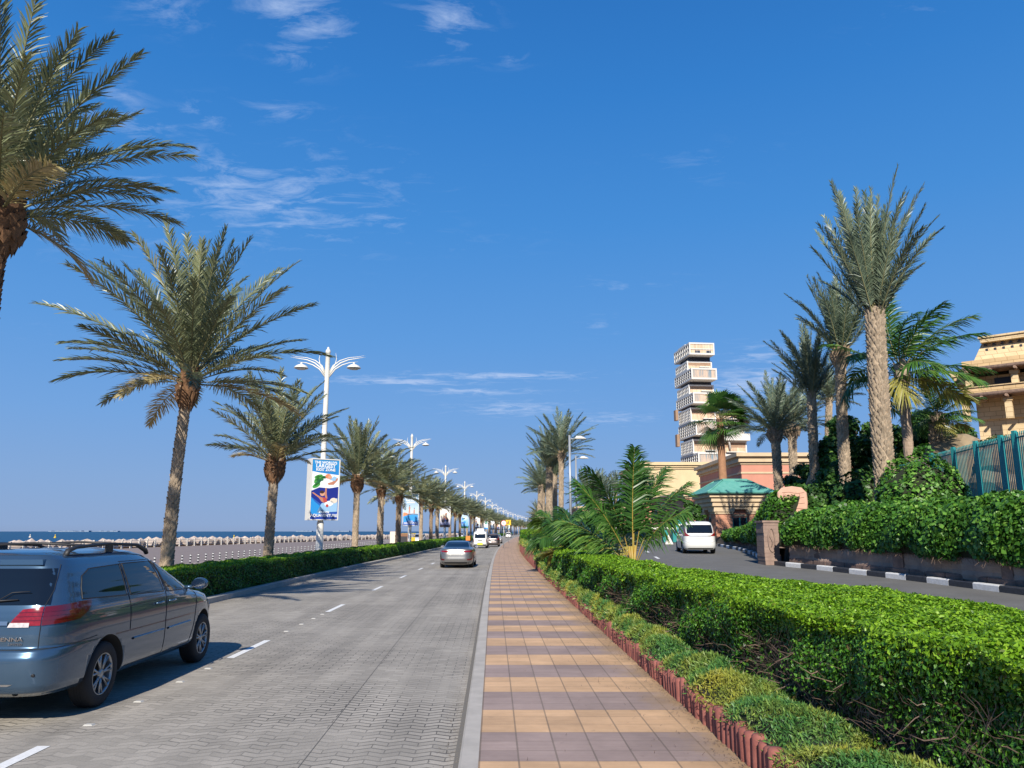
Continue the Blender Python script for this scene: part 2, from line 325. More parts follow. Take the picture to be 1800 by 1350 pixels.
def tile_mat():
    m = bpy.data.materials.new('striped_paving'); m.use_nodes = True; t = m.node_tree; p = t.nodes['Principled BSDF']
    uv = N(t, 'ShaderNodeUVMap'); s = N(t, 'ShaderNodeSeparateXYZ'); LK(t, uv.outputs[0], s.inputs[0])
    U = mth(t, 'SUBTRACT', s.outputs[0], .16); V = mth(t, 'SUBTRACT', s.outputs[1], 6.70 - 9.15)
    band = mth(t, 'GREATER_THAN', mth(t, 'MODULO', V, 1.83), .915)       # 1 = tan
    n = N(t, 'ShaderNodeTexNoise', inp={'Scale': 3.0, 'Detail': 6, 'Roughness': .65}); mp_ = N(t, 'ShaderNodeMapping'); mp_.inputs['Scale'].default_value = (.6, 6, 1)
    LK(t, uv.outputs[0], mp_.inputs[0]); LK(t, mp_.outputs[0], n.inputs['Vector'])
    def two(a, b_):
        x = N(t, 'ShaderNodeMixRGB', inp={1: (*a, 1), 2: (*b_, 1)}); LK(t, n.outputs[0], x.inputs[0]); return x.outputs[0]
    x = N(t, 'ShaderNodeMixRGB'); LK(t, band, x.inputs[0]); LK(t, two((.25, .18, .155), (.38, .285, .245)), x.inputs[1]); LK(t, two((.47, .285, .15), (.66, .43, .245)), x.inputs[2])
    # each tile its own tone
    cell = N(t, 'ShaderNodeTexWhiteNoise', noise_dimensions='2D'); cc = N(t, 'ShaderNodeCombineXYZ')
    LK(t, mth(t, 'FLOOR', mth(t, 'DIVIDE', U, .32)), cc.inputs[0]); LK(t, mth(t, 'FLOOR', mth(t, 'DIVIDE', V, .305)), cc.inputs[1]); LK(t, cc.outputs[0], cell.inputs['Vector'])
    tone = mth(t, 'ADD', mth(t, 'MULTIPLY', cell.outputs[0], .20), .90)
    # joints: strong along, weak across
    ju = mth(t, 'LESS_THAN', mth(t, 'MODULO', U, .32), .015); jv = mth(t, 'MULTIPLY', mth(t, 'LESS_THAN', mth(t, 'MODULO', V, .305), .010), .9)
    j = mth(t, 'MAXIMUM', ju, jv)
    # sand blown over the tiles beside the planting
    nn = N(t, 'ShaderNodeTexNoise', inp={'Scale': 2.5, 'Detail': 6, 'Roughness': .7}); tc3 = N(t, 'ShaderNodeTexCoord'); LK(t, tc3.outputs['Object'], nn.inputs['Vector'])
    sand = mth(t, 'MULTIPLY', mth(t, 'SUBTRACT', mth(t, 'ADD', s.outputs[0], mth(t, 'MULTIPLY', nn.outputs[0], .9)), 2.36), 2.2, clamp=True)
    dark = N(t, 'ShaderNodeMixRGB', inp={2: (.13, .10, .07, 1)}); LK(t, mth(t, 'MULTIPLY', j, .62), dark.inputs[0]); LK(t, x.outputs[0], dark.inputs[1])
    sm = N(t, 'ShaderNodeMixRGB', inp={2: (.36, .24, .13, 1)}); LK(t, sand, sm.inputs[0]); LK(t, dark.outputs[0], sm.inputs[1])
    v1 = N(t, 'ShaderNodeVectorMath', operation='SCALE'); LK(t, sm.outputs[0], v1.inputs[0]); LK(t, tone, v1.inputs['Scale'])
    st = N(t, 'ShaderNodeTexNoise', inp={'Scale': 1.1, 'Detail': 6, 'Roughness': .7}); LK(t, tc3.outputs['Object'], st.inputs['Vector'])
    rs = N(t, 'ShaderNodeMapRange', inp={'From Min': .3, 'From Max': .7, 'To Min': .78, 'To Max': 1.14}); LK(t, st.outputs[0], rs.inputs[0])
    v2 = N(t, 'ShaderNodeVectorMath', operation='SCALE'); LK(t, v1.outputs[0], v2.inputs[0]); LK(t, rs.outputs[0], v2.inputs['Scale'])
    LK(t, v2.outputs[0], p.inputs['Base Color']); p.inputs['Roughness'].default_value = .75
    b = N(t, 'ShaderNodeBump', inp={'Strength': .5, 'Distance': .008}); b.invert = True; LK(t, j, b.inputs['Height']); LK(t, b.outputs[0], p.inputs['Normal'])
    return m
M_paver = paver_mat(); M_tile = tile_mat()
M_conc = mat('kerb_concrete', (.40, .37, .33), .9, var=.18, vscale=3, bump=.3, bscale=80)
M_sand = mat('sand', (.36, .25, .15), .95, var=.25, vscale=6, bump=.5, bscale=60)
M_soil = mat('dark_soil', (.06, .045, .03), .95, var=.4, vscale=8, bump=.6, bscale=40)
M_asph = mat('asphalt', (.13, .127, .12), .9, var=.16, vscale=1.3, bump=.3, bscale=150)
M_white = mat('road_paint', (.72, .72, .70), .8, var=.12, vscale=25)
M_brownpav = mat('brown_pavers', (.22, .175, .155), .9, var=.1, vscale=.6, bump=.2, bscale=20)
M_palepav = mat('pale_pavers', (.36, .29, .25), .9, var=.15, vscale=2)
M_kblack = mat('black_kerb_paint', (.03, .032, .04), .6, var=.4, vscale=12, bump=.2)
M_kwhite = mat('white_kerb_paint', (.62, .62, .62), .7, var=.15, vscale=9, bump=.2)
M_grass = mat('lawn', (.07, .14, .025), .9, var=.35, vscale=5, bump=.8, bscale=60)

# ------------------------------------------------------------------ land, sea, roads
def shore(Y): return K(Y) + fn((-30, -47), (100, -44.5), (150, -40), (207, -36), (300, -33), (1500, -33))(Y)
sea_m = bpy.data.materials.new('sea_water'); sea_m.use_nodes = True; t = sea_m.node_tree; p = t.nodes['Principled BSDF']
p.inputs['Roughness'].default_value = .35; p.inputs['Specular IOR Level'].default_value = .10
c_ = N(t, 'ShaderNodeTexCoord'); g_ = N(t, 'ShaderNodeMapping'); g_.inputs['Scale'].default_value = (.05, .4, 1); LK(t, c_.outputs['Object'], g_.inputs[0])
n_ = N(t, 'ShaderNodeTexNoise', inp={'Scale': .5, 'Detail': 8, 'Roughness': .7}); LK(t, g_.outputs[0], n_.inputs['Vector'])
x_ = N(t, 'ShaderNodeMixRGB', inp={1: (.001, .028, .075, 1), 2: (.004, .065, .135, 1)}); mr_ = N(t, 'ShaderNodeMapRange', inp={'From Min': .35, 'From Max': .65}); LK(t, n_.outputs[0], mr_.inputs[0]); LK(t, mr_.outputs[0], x_.inputs[0]); LK(t, x_.outputs[0], p.inputs['Base Color'])
b_ = N(t, 'ShaderNodeBump', inp={'Strength': .7, 'Distance': .5}); LK(t, n_.outputs[0], b_.inputs['Height']); LK(t, b_.outputs[0], p.inputs['Normal'])
mb = MB(); mb.add([(-30000, -500, -3), (30000, -500, -3), (30000, 30000, -3), (-30000, 30000, -3)], [(0, 1, 2, 3)])
o = mb.build('sea', sea_m); o['kind'] = 'structure'
# the land sheet: from the breakwater to far inland
V = []; F = []; ys = [-60] + list(np.arange(-30, 1001, 30.0)) + [1200, 1500]
xs_ = [0, .3, 3, 12, 25, 60, 200, 1000, 5000]
for Y in ys:
    for k, dx in enumerate(xs_): V.append((float(shore(Y)) + dx - (1.5 if k == 0 else 0), Y, -3.2 if k == 0 else -.06))
w = len(xs_)
for i in range(len(ys) - 1):
    for j in range(w - 1): F.append((i * w + j, i * w + j + 1, (i + 1) * w + j + 1, (i + 1) * w + j))
mb = MB(); mb.add(V, F); o = mb.build('ground', M_sand); o['kind'] = 'structure'

strip('road', YS, LK_, K, 0.0, M_paver, nx=4, kind='structure')
strip('promenade', YS, lambda Y: shore(Y) + .4, lambda Y: K(Y) - 19.2, -.03, M_brownpav, kind='structure')
strip('promenade_path', YS, lambda Y: K(Y) - 19.2, lambda Y: K(Y) - 17.6, -.025, M_palepav, kind='structure')
strip('service_road', YS, lambda Y: K(Y) - 17.6, lambda Y: K(Y) - 11.2, -.04, M_palepav, kind='structure')
# main kerb and striped pavement
strip('pavement', YS, lambda Y: K(Y) + .16, lambda Y: K(Y) + 2.34, .12, M_tile, nx=3, kind='structure')
def kerbline(name, Ys, xf, wd, zb, zt, m, bev=.02):
    mb = MB(); P = []
    for Y in Ys:
        a = float(xf(Y)); z0 = zb(Y) if callable(zb) else zb; z1 = zt(Y) if callable(zt) else zt
        P.append([(a, Y, z0), (a, Y, z1 - bev), (a + math.copysign(bev, wd), Y, z1), (a + wd, Y, z1), (a + wd, Y, z0)])
    mb.grid(P, smooth=False); o = mb.build(name, m, fix=True); o['kind'] = 'structure'; return o
kerbline('kerb', YS, K, .16, -.05, .125, M_conc)
kerbline('median_kerb', YS, LK_, -.22, -.05, .16, M_conc)
# median soil strip under hedge and palms
strip('median', YS, lambda Y: K(Y) - 11.2, lambda Y: LK_(Y) - .22, .10, M_sand, nx=2, kind='structure')
# gutter groove in the pavers
M_joint = mat('gutter_joint', (.15, .14, .125), .9)
strip('gutter_line', [y for y in YS if y < 140], lambda Y: K(Y) - 1.27 - .3 * math.sin(Y * .045), lambda Y: K(Y) - 1.262 - .3 * math.sin(Y * .045), .004, M_joint, kind='structure')
strip('gutter_edge', [y for y in YS if y < 140], lambda Y: K(Y) - .06, lambda Y: K(Y) - .012, .004, M_joint, kind='structure')
M_drift = mat('sand_drift', (.30, .25, .19), .95, var=.25, vscale=6)
rng = np.random.default_rng(21); n = 5000; side = rng.uniform(0, 1, n) < .5; Y = 5 + 45 * rng.uniform(0, 1, n) ** 1.4; d = np.abs(rng.normal(0, .11, n)) + .02; X = np.where(side, K(Y) - d, LK_(Y) + d); s0 = rng.uniform(.002, .007, n)
P = np.stack([X, Y, 0 * X + .004], 1); o1 = np.stack([s0, 0 * s0, 0 * s0], 1); o2 = np.stack([0 * s0, s0 * 1.4, 0 * s0], 1); up_ = np.stack([0 * s0, 0 * s0, s0 * .5], 1)
V = np.stack([P - o1, P - o2 + up_, P + o1, P + o2 + up_], 1).reshape(-1, 3); o = link('sand_grit', np_mesh('sand_grit', V, np.arange(4 * n).reshape(-1, 4), M_drift)); props(o, 'loose sand and grit gathered along both kerbs', 'grit', kind='stuff')
# lane dashes
DL = lambda Y: K(Y) - fn((0, 3.85), (7, 3.87), (14, 3.83), (30, 3.75), (60, 3.5), (90, 3.3), (1500, 3.3))(Y)
mb = MB(); Y = 5.6 - 7.02
while Y < 420:
    y0, y1 = Y, Y + 2.0
    for a, b in ((y0, (y0 + y1) / 2), ((y0 + y1) / 2, y1)):
        mb.add([(float(DL(a)) - .06, a, .005), (float(DL(a)) + .06, a, .005), (float(DL(b)) + .06, b, .005), (float(DL(b)) - .06, b, .005)], [(0, 1, 2, 3)])
    Y += 7.02
o = mb.build('lane_dashes', M_white); o['kind'] = 'structure'
mb = MB()
for Yd in (8.4, 9.5, 10.7, 11.7, 15.9, 17.1, 18.2, 19.1):
    mb.box(float(DL(Yd)) - .05, float(DL(Yd)) + .05, Yd - .04, Yd + .04, .0, .012, taper=(.7, .7))
o = mb.build('lane_studs', mat('worn_stud', (.42, .41, .38), .7)); o['kind'] = 'structure'
# planting bed between pavement and side road
BZ = fn((-10, .39), (30, .36), (38, .45), (42, .9), (300, 1.0))
YB = [y for y in YS if y <= 400]
strip('planting_bed', YB, lambda Y: K(Y) + 2.36, lambda Y: HF(Y) + HW(Y) + .25, lambda Y, x: float(BZ(Y)) - .02, M_soil, nx=2, kind='structure')
# side road, rising towards the gate
YR = [y for y in YS if y <= 96]
strip('side_road', YR, lambda Y: HF(Y) + HW(Y) + .25, RK, lambda Y, x: float(ZS(Y)), M_asph, nx=4, kind='structure')
strip('side_road_far', [96, 130, 180, 300], lambda Y: HF(Y) + HW(Y) + .25, lambda Y: 40 + .2 * Y, 1.06, M_asph, nx=2, kind='structure')
strip('forecourt', [52.0, 60, 70, 80, 96], lambda Y: RK(Y) + .2, lambda Y: 45, lambda Y, x: float(ZS(Y)), M_asph, nx=2, kind='structure')
mb = MB()
for a, b, x0, x1 in ((36.1, 38, 6.72, 6.9), (42.6, 44.6, 7.4, 7.6)):
    mb.add([(x0 - .07, a, float(ZS(a)) + .006), (x0 + .07, a, float(ZS(a)) + .006), (x1 + .07, b, float(ZS(b)) + .006), (x1 - .07, b, float(ZS(b)) + .006)], [(0, 1, 2, 3)])
o = mb.build('side_road_dashes', M_white); o['kind'] = 'structure'
# black and white kerb of the side road
def bwkerb(name, path, blk=1.0, w=.18, h=.17, start=0):
    """path: list of (x,y,z); blocks alternate black and white with slightly rounded tops"""
    mb = MB(); L = [0]
    for a, b in zip(path[:-1], path[1:]): L.append(L[-1] + math.dist(a[:2], b[:2]))
    def P(s): return Vector([float(np.interp(s, L, [q[k] for q in path])) for k in range(3)])
    s = 0; i = start
    while s + .02 < L[-1]:
        a, b = P(s + .008), P(min(s + blk - .008, L[-1])); d = (b - a); d.z = 0; d.normalize(); n = Vector((d.y, -d.x, 0))
        prof = [(0, -.1), (0, h - .03), (.03, h), (w, h), (w, -.1)]
        A = [a + n * u + Vector((0, 0, z)) for u, z in prof]; B = [b + n * u + Vector((0, 0, z)) for u, z in prof]
        m = i % 2; mb.grid([A, B], m, smooth=False); mb.add(A, [(0, 1, 2, 3, 4)], m); mb.add(B, [(4, 3, 2, 1, 0)], m)
        s += blk; i += 1
    o = mb.build(name, [M_kblack, M_kwhite], fix=False); o['kind'] = 'structure'; return o
kp = [(float(RK(Y)), Y, float(ZS(Y))) for Y in [4, 8, 12, 16, 19.3, 21.5, 23.6, 26, 28.1, 29.5, 30.8, 32, 33, 34.8, 37, 40.1, 43, 45.8, 49, 52]]
bwkerb('striped_kerb', kp, .95)
bwkerb('island_kerb', [(6, 103, 1.1), (12, 100.5, 1.1), (16, 99, 1.1), (21, 97.4, 1.1), (30, 96, 1.1)], 1.0)
mb = MB(); mb.add([(6, 103.2, 1.24), (12, 100.7, 1.24), (21, 97.6, 1.24), (30, 96.2, 1.24), (36, 118, 1.4), (6, 120, 1.4)], [(0, 1, 2, 3, 4, 5)])
o = mb.build('lawn', M_grass); o['kind'] = 'structure'
# raised land behind the ivy wall
def bankz(x, Y):
    e = x - float(RK(Y)); t_ = max(0, min(1, (e - .7) / .4)); f = max(0, min(1, (62 - Y) / 16))
    return (float(ZS(Y)) - .1) * (1 - t_ * f) + t_ * f * (2.65 + min(1.2, max(0, (e - 6) * .12)))
mb = MB(); P = []
for Y in np.arange(2, 70.1, 2.0):
    P.append([(float(RK(Y)) + e, Y, bankz(float(RK(Y)) + e, Y)) for e in (.15, .5, .7, .8, .95, 1.1, 1.5, 3, 6, 10, 16, 30, 60)])
mb.grid(P, smooth=False); o = mb.build('bank', M_soil); o['kind'] = 'structure'
strip('inland', [70, 96, 140, 200, 400, 1000], lambda Y: 30 + 0 * Y if Y < 96 else 34 + .2 * (Y - 96), lambda Y: 900, 1.0, M_sand, kind='structure')
# breakwater rocks
rk = MB(); rr = random.Random(3)
M_rock = mat('breakwater_rock', (.46, .38, .32), .95, var=.3, vscale=1.5, bump=.6, bscale=12)
def rock(mb, x, y, z, s, rr, mi=0, sub=2, flat=.75):
    bm = bmesh.new(); bmesh.ops.create_icosphere(bm, subdivisions=sub, radius=1)
    ph = [rr.uniform(0, 6) for _ in range(6)]; q = [rr.uniform(-1, 1) for _ in range(3)]
    cuts = [(Vector((rr.gauss(0, 1), rr.gauss(0, 1), rr.gauss(0, 1))).normalized(), rr.uniform(.55, .85)) for _ in range(7)]
    vs = []
    for v in bm.verts:
        c = v.co.copy()
        for n, d in cuts:
            k = c.dot(n) - d
            if k > 0: c -= n * k
        c *= 1 + .06 * math.sin(5 * c.x + ph[0]) * math.sin(4 * c.y + ph[1])
        vs.append((x + c.x * s * (1 + .2 * q[0]), y + c.y * s * (1 + .2 * q[1]), z + c.z * s * flat))
    mb.add(vs, [[v.index for v in f.verts] for f in bm.faces], mi); bm.free()
Y = 40
while Y < 420:
    for k in range(2): rock(rk, float(shore(Y)) - .9 - k * 1.3 + rr.uniform(-.3, .3), Y + rr.uniform(-.5, .5), .42 - k * .9 + rr.uniform(-.10, .10), rr.uniform(.85, 1.1), rr, sub=1)
    Y += 1.1 if Y < 220 else 1.7
o = rk.build('breakwater_rocks', M_rock); o['kind'] = 'stuff'; o['label'] = 'pale boulders of the breakwater along the sea'; o['category'] = 'breakwater'
# ------------------------------------------------------------------ plants: materials
M_frond = leafmat('date_palm_leaflet', [(0, (.08, .105, .058)), (.45, (.175, .205, .11)), (.8, (.28, .30, .15)), (1, (.46, .37, .17))], rough=.36, trans=.2, spec=.55)
M_frondb = leafmat('blue_green_leaflet', [(0, (.06, .095, .06)), (.5, (.155, .205, .135)), (.85, (.25, .30, .19)), (1, (.34, .36, .21))], rough=.38, trans=.18, spec=.5)
M_coco = leafmat('coconut_leaflet', [(0, (.025, .075, .016)), (.5, (.065, .165, .028)), (.85, (.15, .26, .045)), (1, (.36, .31, .08))], rough=.38, trans=.25, spec=.5)
M_rachis = mat('palm_rachis', (.20, .19, .09), .6, var=.3, vscale=2)
M_rachy = mat('yellow_rachis', (.30, .27, .05), .5, var=.25, vscale=5, col2=(.42, .22, .04))
M_boot = mat('palm_boot', (.28, .205, .14), .95, var=.45, vscale=5, bump=.5, bscale=40)
M_bootg = mat('grey_palm_boot', (.37, .29, .205), .95, var=.45, vscale=4, bump=.5, bscale=40)
M_fibre = mat('palm_fibre', (.17, .09, .045), .95, var=.5, vscale=9, bump=.6, bscale=60)
M_smooth = mat('smooth_trunk', (.34, .25, .18), .9, var=.25, vscale=3, bump=.6, bscale=8, stretch=(1, 1, 6))
M_hedge = leafmat('hedge_leaf', [(0, (.13, .08, .03)), (.10, (.10, .08, .02)), (.14, (.02, .07, .008)), (.5, (.055, .175, .015)), (.85, (.12, .29, .025)), (1, (.22, .42, .04))], rough=.42, trans=.22, spec=.45)
M_young = leafmat('young_hedge_leaf', [(0, (.22, .16, .03)), (.07, (.05, .13, .01)), (.5, (.18, .36, .016)), (1, (.33, .52, .04))], rough=.4, trans=.3, spec=.35)
M_ivy = leafmat('ivy_leaf', [(0, (.022, .075, .01)), (.5, (.07, .2, .022)), (.85, (.17, .35, .045)), (1, (.34, .5, .12))], rough=.45, trans=.22, spec=.4)
M_cover = leafmat('cover_leaf', [(0, (.03, .10, .025)), (.5, (.07, .20, .05)), (.9, (.16, .30, .05)), (1, (.36, .30, .08))], rough=.5, trans=.2, big=.85, bigcol=(.46, .40, .05), bigscale=1.7)
M_tree = leafmat('tree_leaf', [(0, (.016, .045, .009)), (.5, (.04, .11, .018)), (.9, (.09, .2, .03)), (1, (.17, .3, .05))], rough=.45, trans=.2, spec=.4)
M_olive = leafmat('olive_leaf', [(0, (.04, .06, .02)), (.5, (.10, .13, .04)), (1, (.22, .24, .08))], rough=.5, trans=.2)
M_twig = mat('dry_twig', (.17, .115, .085), .9, var=.4, vscale=20)
M_core = mat('leaf_gap_shade', (.016, .022, .008), 1.0)  # near-black filler; deep shade between leaves is put into its colour
M_bark = mat('bark', (.16, .12, .09), .95, var=.35, vscale=6, bump=.6, bscale=25)

def v3(a): return np.array(a, float)
def frond_arrays(rng, base, az, e0, L, droop, nl, ll, lw, fold, ldroop=.25, wind=(0, 0, 0), twist=0.0, bare=.16, sweep=(58, 28)):
    """one pinnate frond -> leaflet V,F,rnd and rachis path"""
    n = 26; t = np.linspace(0, 1, n); el = e0 - droop * t ** 1.35
    d = np.stack([np.cos(el) * math.cos(az), np.cos(el) * math.sin(az), np.sin(el)], 1) + np.outer(t ** 1.3, v3(wind)); d = unit(d)
    P = v3(base) + np.concatenate([[[0, 0, 0]], np.cumsum((d[:-1] + d[1:]) / 2, 0)]) * L / (n - 1)
    tt = np.repeat(np.linspace(bare, .995, nl), 2); side = np.tile([1., -1.], nl)
    tt = np.clip(tt + rng.normal(0, .004, len(tt)), 0, 1)
    ip = lambda A, q: np.stack([np.interp(q, t, A[:, k]) for k in range(3)], 1)
    B = ip(P, tt); T = unit(ip(d, tt))
    S = unit(np.cross(T, [0, 0, 1.]) + 1e-6 * v3([math.sin(az), -math.cos(az), 0])); Nn = np.cross(S, T)
    if twist:
        ct, st = math.cos(twist), math.sin(twist); S, Nn = S * ct + Nn * st, Nn * ct - S * st
    q = (tt - bare) / (1 - bare)
    l = ll * (0.45 + .75 * np.sin(np.pi * np.clip(q * .80 + .12, 0, 1))) * (1 - .30 * q ** 4) * rng.uniform(.85, 1.12, len(tt))
    f = np.radians(sweep[0] + (sweep[1] - sweep[0]) * q + rng.normal(0, 6, len(tt)))[:, None]
    vv = (fold + rng.normal(0, .20, len(tt)))[:, None]
    D = unit(T * np.cos(f) + (S * side[:, None] * np.cos(vv) + Nn * np.sin(vv)) * np.sin(f) + v3(wind) * .25)
    Wd = unit(np.cross(D, unit(Nn * .8 + S * side[:, None] * rng.normal(0, .5, len(tt))[:, None] + rng.normal(0, .15, (len(tt), 3)))))
    l = l[:, None]; M1 = B + D * l * .5; M1[:, 2] -= (l * ldroop * .18)[:, 0]; TP = B + D * l; TP[:, 2] -= (l * ldroop)[:, 0]
    V = np.stack([B - Wd * lw * .35, B + Wd * lw * .35, M1 + Wd * lw * .5, M1 - Wd * lw * .5, TP + Wd * lw * .08, TP - Wd * lw * .08], 1).reshape(-1, 3)
    k = np.arange(len(tt))[:, None] * 6
    F = np.concatenate([k + [0, 1, 2, 3], k + [3, 2, 4, 5]], 0)
    base_r = rng.uniform(.15, .75); r = np.clip(base_r + rng.normal(0, .10, len(tt)), 0, .96)
    return V, F, np.concatenate([r, r]), P
def tube_arrays(P, r0, r1, n=4, flat=.6):
    m = len(P); T = unit(np.gradient(P, axis=0)); S = unit(np.cross(T, [0, 0, 1.]) + 1e-5); U = np.cross(S, T)
    r = np.linspace(r0, r1, m)[:, None, None]; q = np.arange(n) * 2 * np.pi / n + .4
    ring = P[:, None] + r * (S[:, None] * np.cos(q)[None, :, None] + U[:, None] * np.sin(q)[None, :, None] * flat)
    V = ring.reshape(-1, 3); i = np.arange(m - 1)[:, None] * n; k = np.arange(n)[None]; k2 = (k + 1) % n
    F = np.stack([i + k, i + k2, i + n + k2, i + n + k], -1).reshape(-1, 4)
    return V, F
def crown_mesh(name, seed, nf=46, L=4.2, el=(-.35, 1.45), droop=(.5, 1.1), nl=58, ll=.5, lw=.028, fold=.35, ldroop=.2, mats=None, wind=(0, 0, 0), dry=3, r0=.035, base_r=.14, tw=.3, bare=.16, sweep=(58, 28), lvar=.12, power=1.0, azs=None):
    """a palm crown, origin at the growing point"""
    rng = np.random.default_rng(seed); VL = []; VR = []; r_all = []
    GA = 2.39996
    for i in range(nf):
        u = (i + .5) / nf; az = i * GA + rng.normal(0, .12); e0 = el[1] + (el[0] - el[1]) * u ** power + rng.normal(0, .08)
        if azs is not None: az, e0 = azs[i]
        Lf = L * (.74 + .30 * math.sin(math.pi * min(1, u * .9 + .18))) * rng.uniform(1 - lvar, 1 + lvar)
        dr = droop[0] + (droop[1] - droop[0]) * u + rng.normal(0, .1)
        b = (base_r * math.cos(az) * (.3 + u), base_r * math.sin(az) * (.3 + u), -.45 * u)
        V, F, r, P = frond_arrays(rng, b, az, e0, Lf, dr, nl, ll, lw, fold, ldroop, wind, rng.normal(0, tw), bare, sweep)
        if i >= nf - dry: r = np.clip(r * .1 + .93, 0, 1)
        VL.append((V, F)); r_all.append(r); VR.append(tube_arrays(P, r0, .005))
    V, F = join(VL); r = np.concatenate(r_all); V2, F2 = join(VR)
    VV = np.concatenate([V, V2]); FF = np.concatenate([F, F2 + len(V)])
    mi = np.concatenate([np.zeros(len(F), int), np.ones(len(F2), int)]); rn = np.concatenate([r, np.zeros(len(F2))])
    return np_mesh(name, VV, FF, mats or [M_frond, M_rachis], mi, rn)
def trunk_mesh(name, h, r0, r1, seed=1, pitch=.15, per=11, out=.05, bend=(0, 0), mats=None, head=0.0, headr=1.5, smooth=False, botz=-.3, headlen=.9):
    """palm trunk with spiralling leaf bases; bend = xy offset of the top; head = swollen boots under the crown"""
    rng = np.random.default_rng(seed); mb = MB()
    def ax(z):
        u = max(0, z) / h; return bend[0] * u * u, bend[1] * u * u
    def rad(z):
        u = min(1, max(0, z / h)); r = r0 * (1 + .25 * math.exp(-z * 3)) + (r1 - r0) * u
        if head: r *= 1 + (headr - 1) * max(0, min(1, (z - (h - headlen)) / (headlen * .35))) * (1 - .35 * max(0, (z - h + headlen * .4) / (headlen * .4)))
        return r
    n = 14; zs = np.linspace(botz, h + .1, max(6, int(h / .35)))
    mb.grid([[(ax(z)[0] + rad(z) * .96 * math.cos(q), ax(z)[1] + rad(z) * .96 * math.sin(q), z) for q in np.arange(n) * 2 * math.pi / n] for z in zs], 0, smooth=True, closed=True)
    if smooth: return mb.mesh(name, mats or [M_smooth])
    V = []; F = []; mi = []; nb = int(h / pitch * per); z = .05
    for i in range(nb):
        z = h * i / nb; q = i * 2.39996 + rng.normal(0, .08); r = rad(z); cx, cy = ax(z); inh = head and z > h - headlen
        w = 2 * math.pi * r / per * .95 * (1.0 if not inh else 1.05); hh = pitch * (1.7 if not inh else 2.4) * rng.uniform(.8, 1.2); o = out * rng.uniform(.6, 1.3) * (1 if not inh else 2.0)
        c, s_ = math.cos(q), math.sin(q)
        def pt(dq, rr, zz): a = q + dq; return (cx + rr * math.cos(a), cy + rr * math.sin(a), zz)
        dw = w / r * .5; b = len(V)
        V += [pt(0, r * .97, z - hh * .5), pt(-dw, r * .98, z + hh * .1), pt(dw, r * .98, z + hh * .1), pt(-dw * .45, r + o, z + hh * .45), pt(dw * .45, r + o, z + hh * .45), pt(0, r * .9, z + hh * .42)]
        F += [(b, b + 2, b + 4, b + 3), (b, b + 3, b + 1, b), (b + 1, b + 3, b + 5, b + 1), (b + 3, b + 4, b + 5, b + 3), (b + 4, b + 2, b + 5, b + 4)]; mi += [1 if inh else 0] * 5
    F = [tuple(dict.fromkeys(f)) for f in F]
    b = len(mb.v); mb.v += V
    for f, m in zip(F, mi): mb.f.append(tuple(b + k for k in f)); mb.m.append(m); mb.sm.append(False)
    return mb.mesh(name, mats or [M_boot, M_fibre])

def palm(name, label, group, loc, h, crown_me, trunk_me=None, cs=1.0, rz=0.0, tilt=(0, 0), ts=None, cat='palm tree', cz=0.0):
    e = empty(name, loc, rz, label, cat, group)
    t = link('trunk', trunk_me, e)
    if ts: t.scale = ts
    c = link('crown', crown_me, e); c.location = (0, 0, h + cz); c.scale = (cs, cs, cs); c.rotation_euler = (tilt[0], tilt[1], 0)
    return e
# ------------------------------------------------------------------ palms in the median
crA = crown_mesh('date_crown_wide', 11, nf=58, L=4.3, el=(-.02, 1.47), droop=(.3, .62), nl=84, ll=.54, lw=.036, wind=(.05, .0, 0), power=1.25, sweep=(50, 24), fold=.45)
crB = crown_mesh('date_crown_near', 5, nf=52, L=4.4, el=(.28, 1.42), droop=(.45, .75), nl=92, ll=.62, lw=.034, sweep=(52, 24), wind=(.12, .04, 0), r0=.045)
crC = crown_mesh('date_crown_vase', 23, nf=48, L=3.6, el=(.40, 1.45), droop=(.35, .6), nl=64, ll=.50, lw=.038, sweep=(52, 25), wind=(.2, .0, 0))
crD = crown_mesh('date_crown_round', 31, nf=64, L=3.8, el=(.02, 1.45), droop=(.5, .85), nl=52, ll=.48, lw=.045, wind=(.3, .05, 0))
crE = crown_mesh('date_crown_blown', 37, nf=60, L=3.9, el=(.05, 1.4), droop=(.55, .9), nl=48, ll=.5, lw=.048, wind=(.5, .1, 0))
def XP(Y): return float(K(Y) - fn((0, -0 + 8.75), (13, 8.7), (23, 9.25), (33, 9.2), (43, 9.25), (60, 9.25), (90, 9.3), (500, 9.2))(Y))
G = 'date palms in the row behind the median hedge'
ORD = ['first', 'second', 'third', 'fourth', 'fifth', 'sixth', 'seventh', 'eighth', 'ninth', 'tenth', 'eleventh', 'twelfth', 'thirteenth', 'fourteenth', 'fifteenth', 'sixteenth', 'seventeenth', 'eighteenth', 'nineteenth', 'twentieth']
near = [(13.2, -9.38, 7.75, crB, .78, .22, .19, 1.05, (0, 0), 'big date palm cut off by the left edge of the photo'),
        (23.0, None, 6.65, crA, 1.0, .185, .125, 2.2, (.25, 0), 'tall date palm with wide spreading fronds behind the blue minivan'),
        (33.0, None, 5.05, crC, .97, .19, .17, 1.6, (.1, 0), 'date palm with upright crown just left of the first lamp post'),
        (53.0, None, 5.6, crA, .92, .20, .18, 4.0, (0, 0), 'date palm just right of the large kids zone advert')]
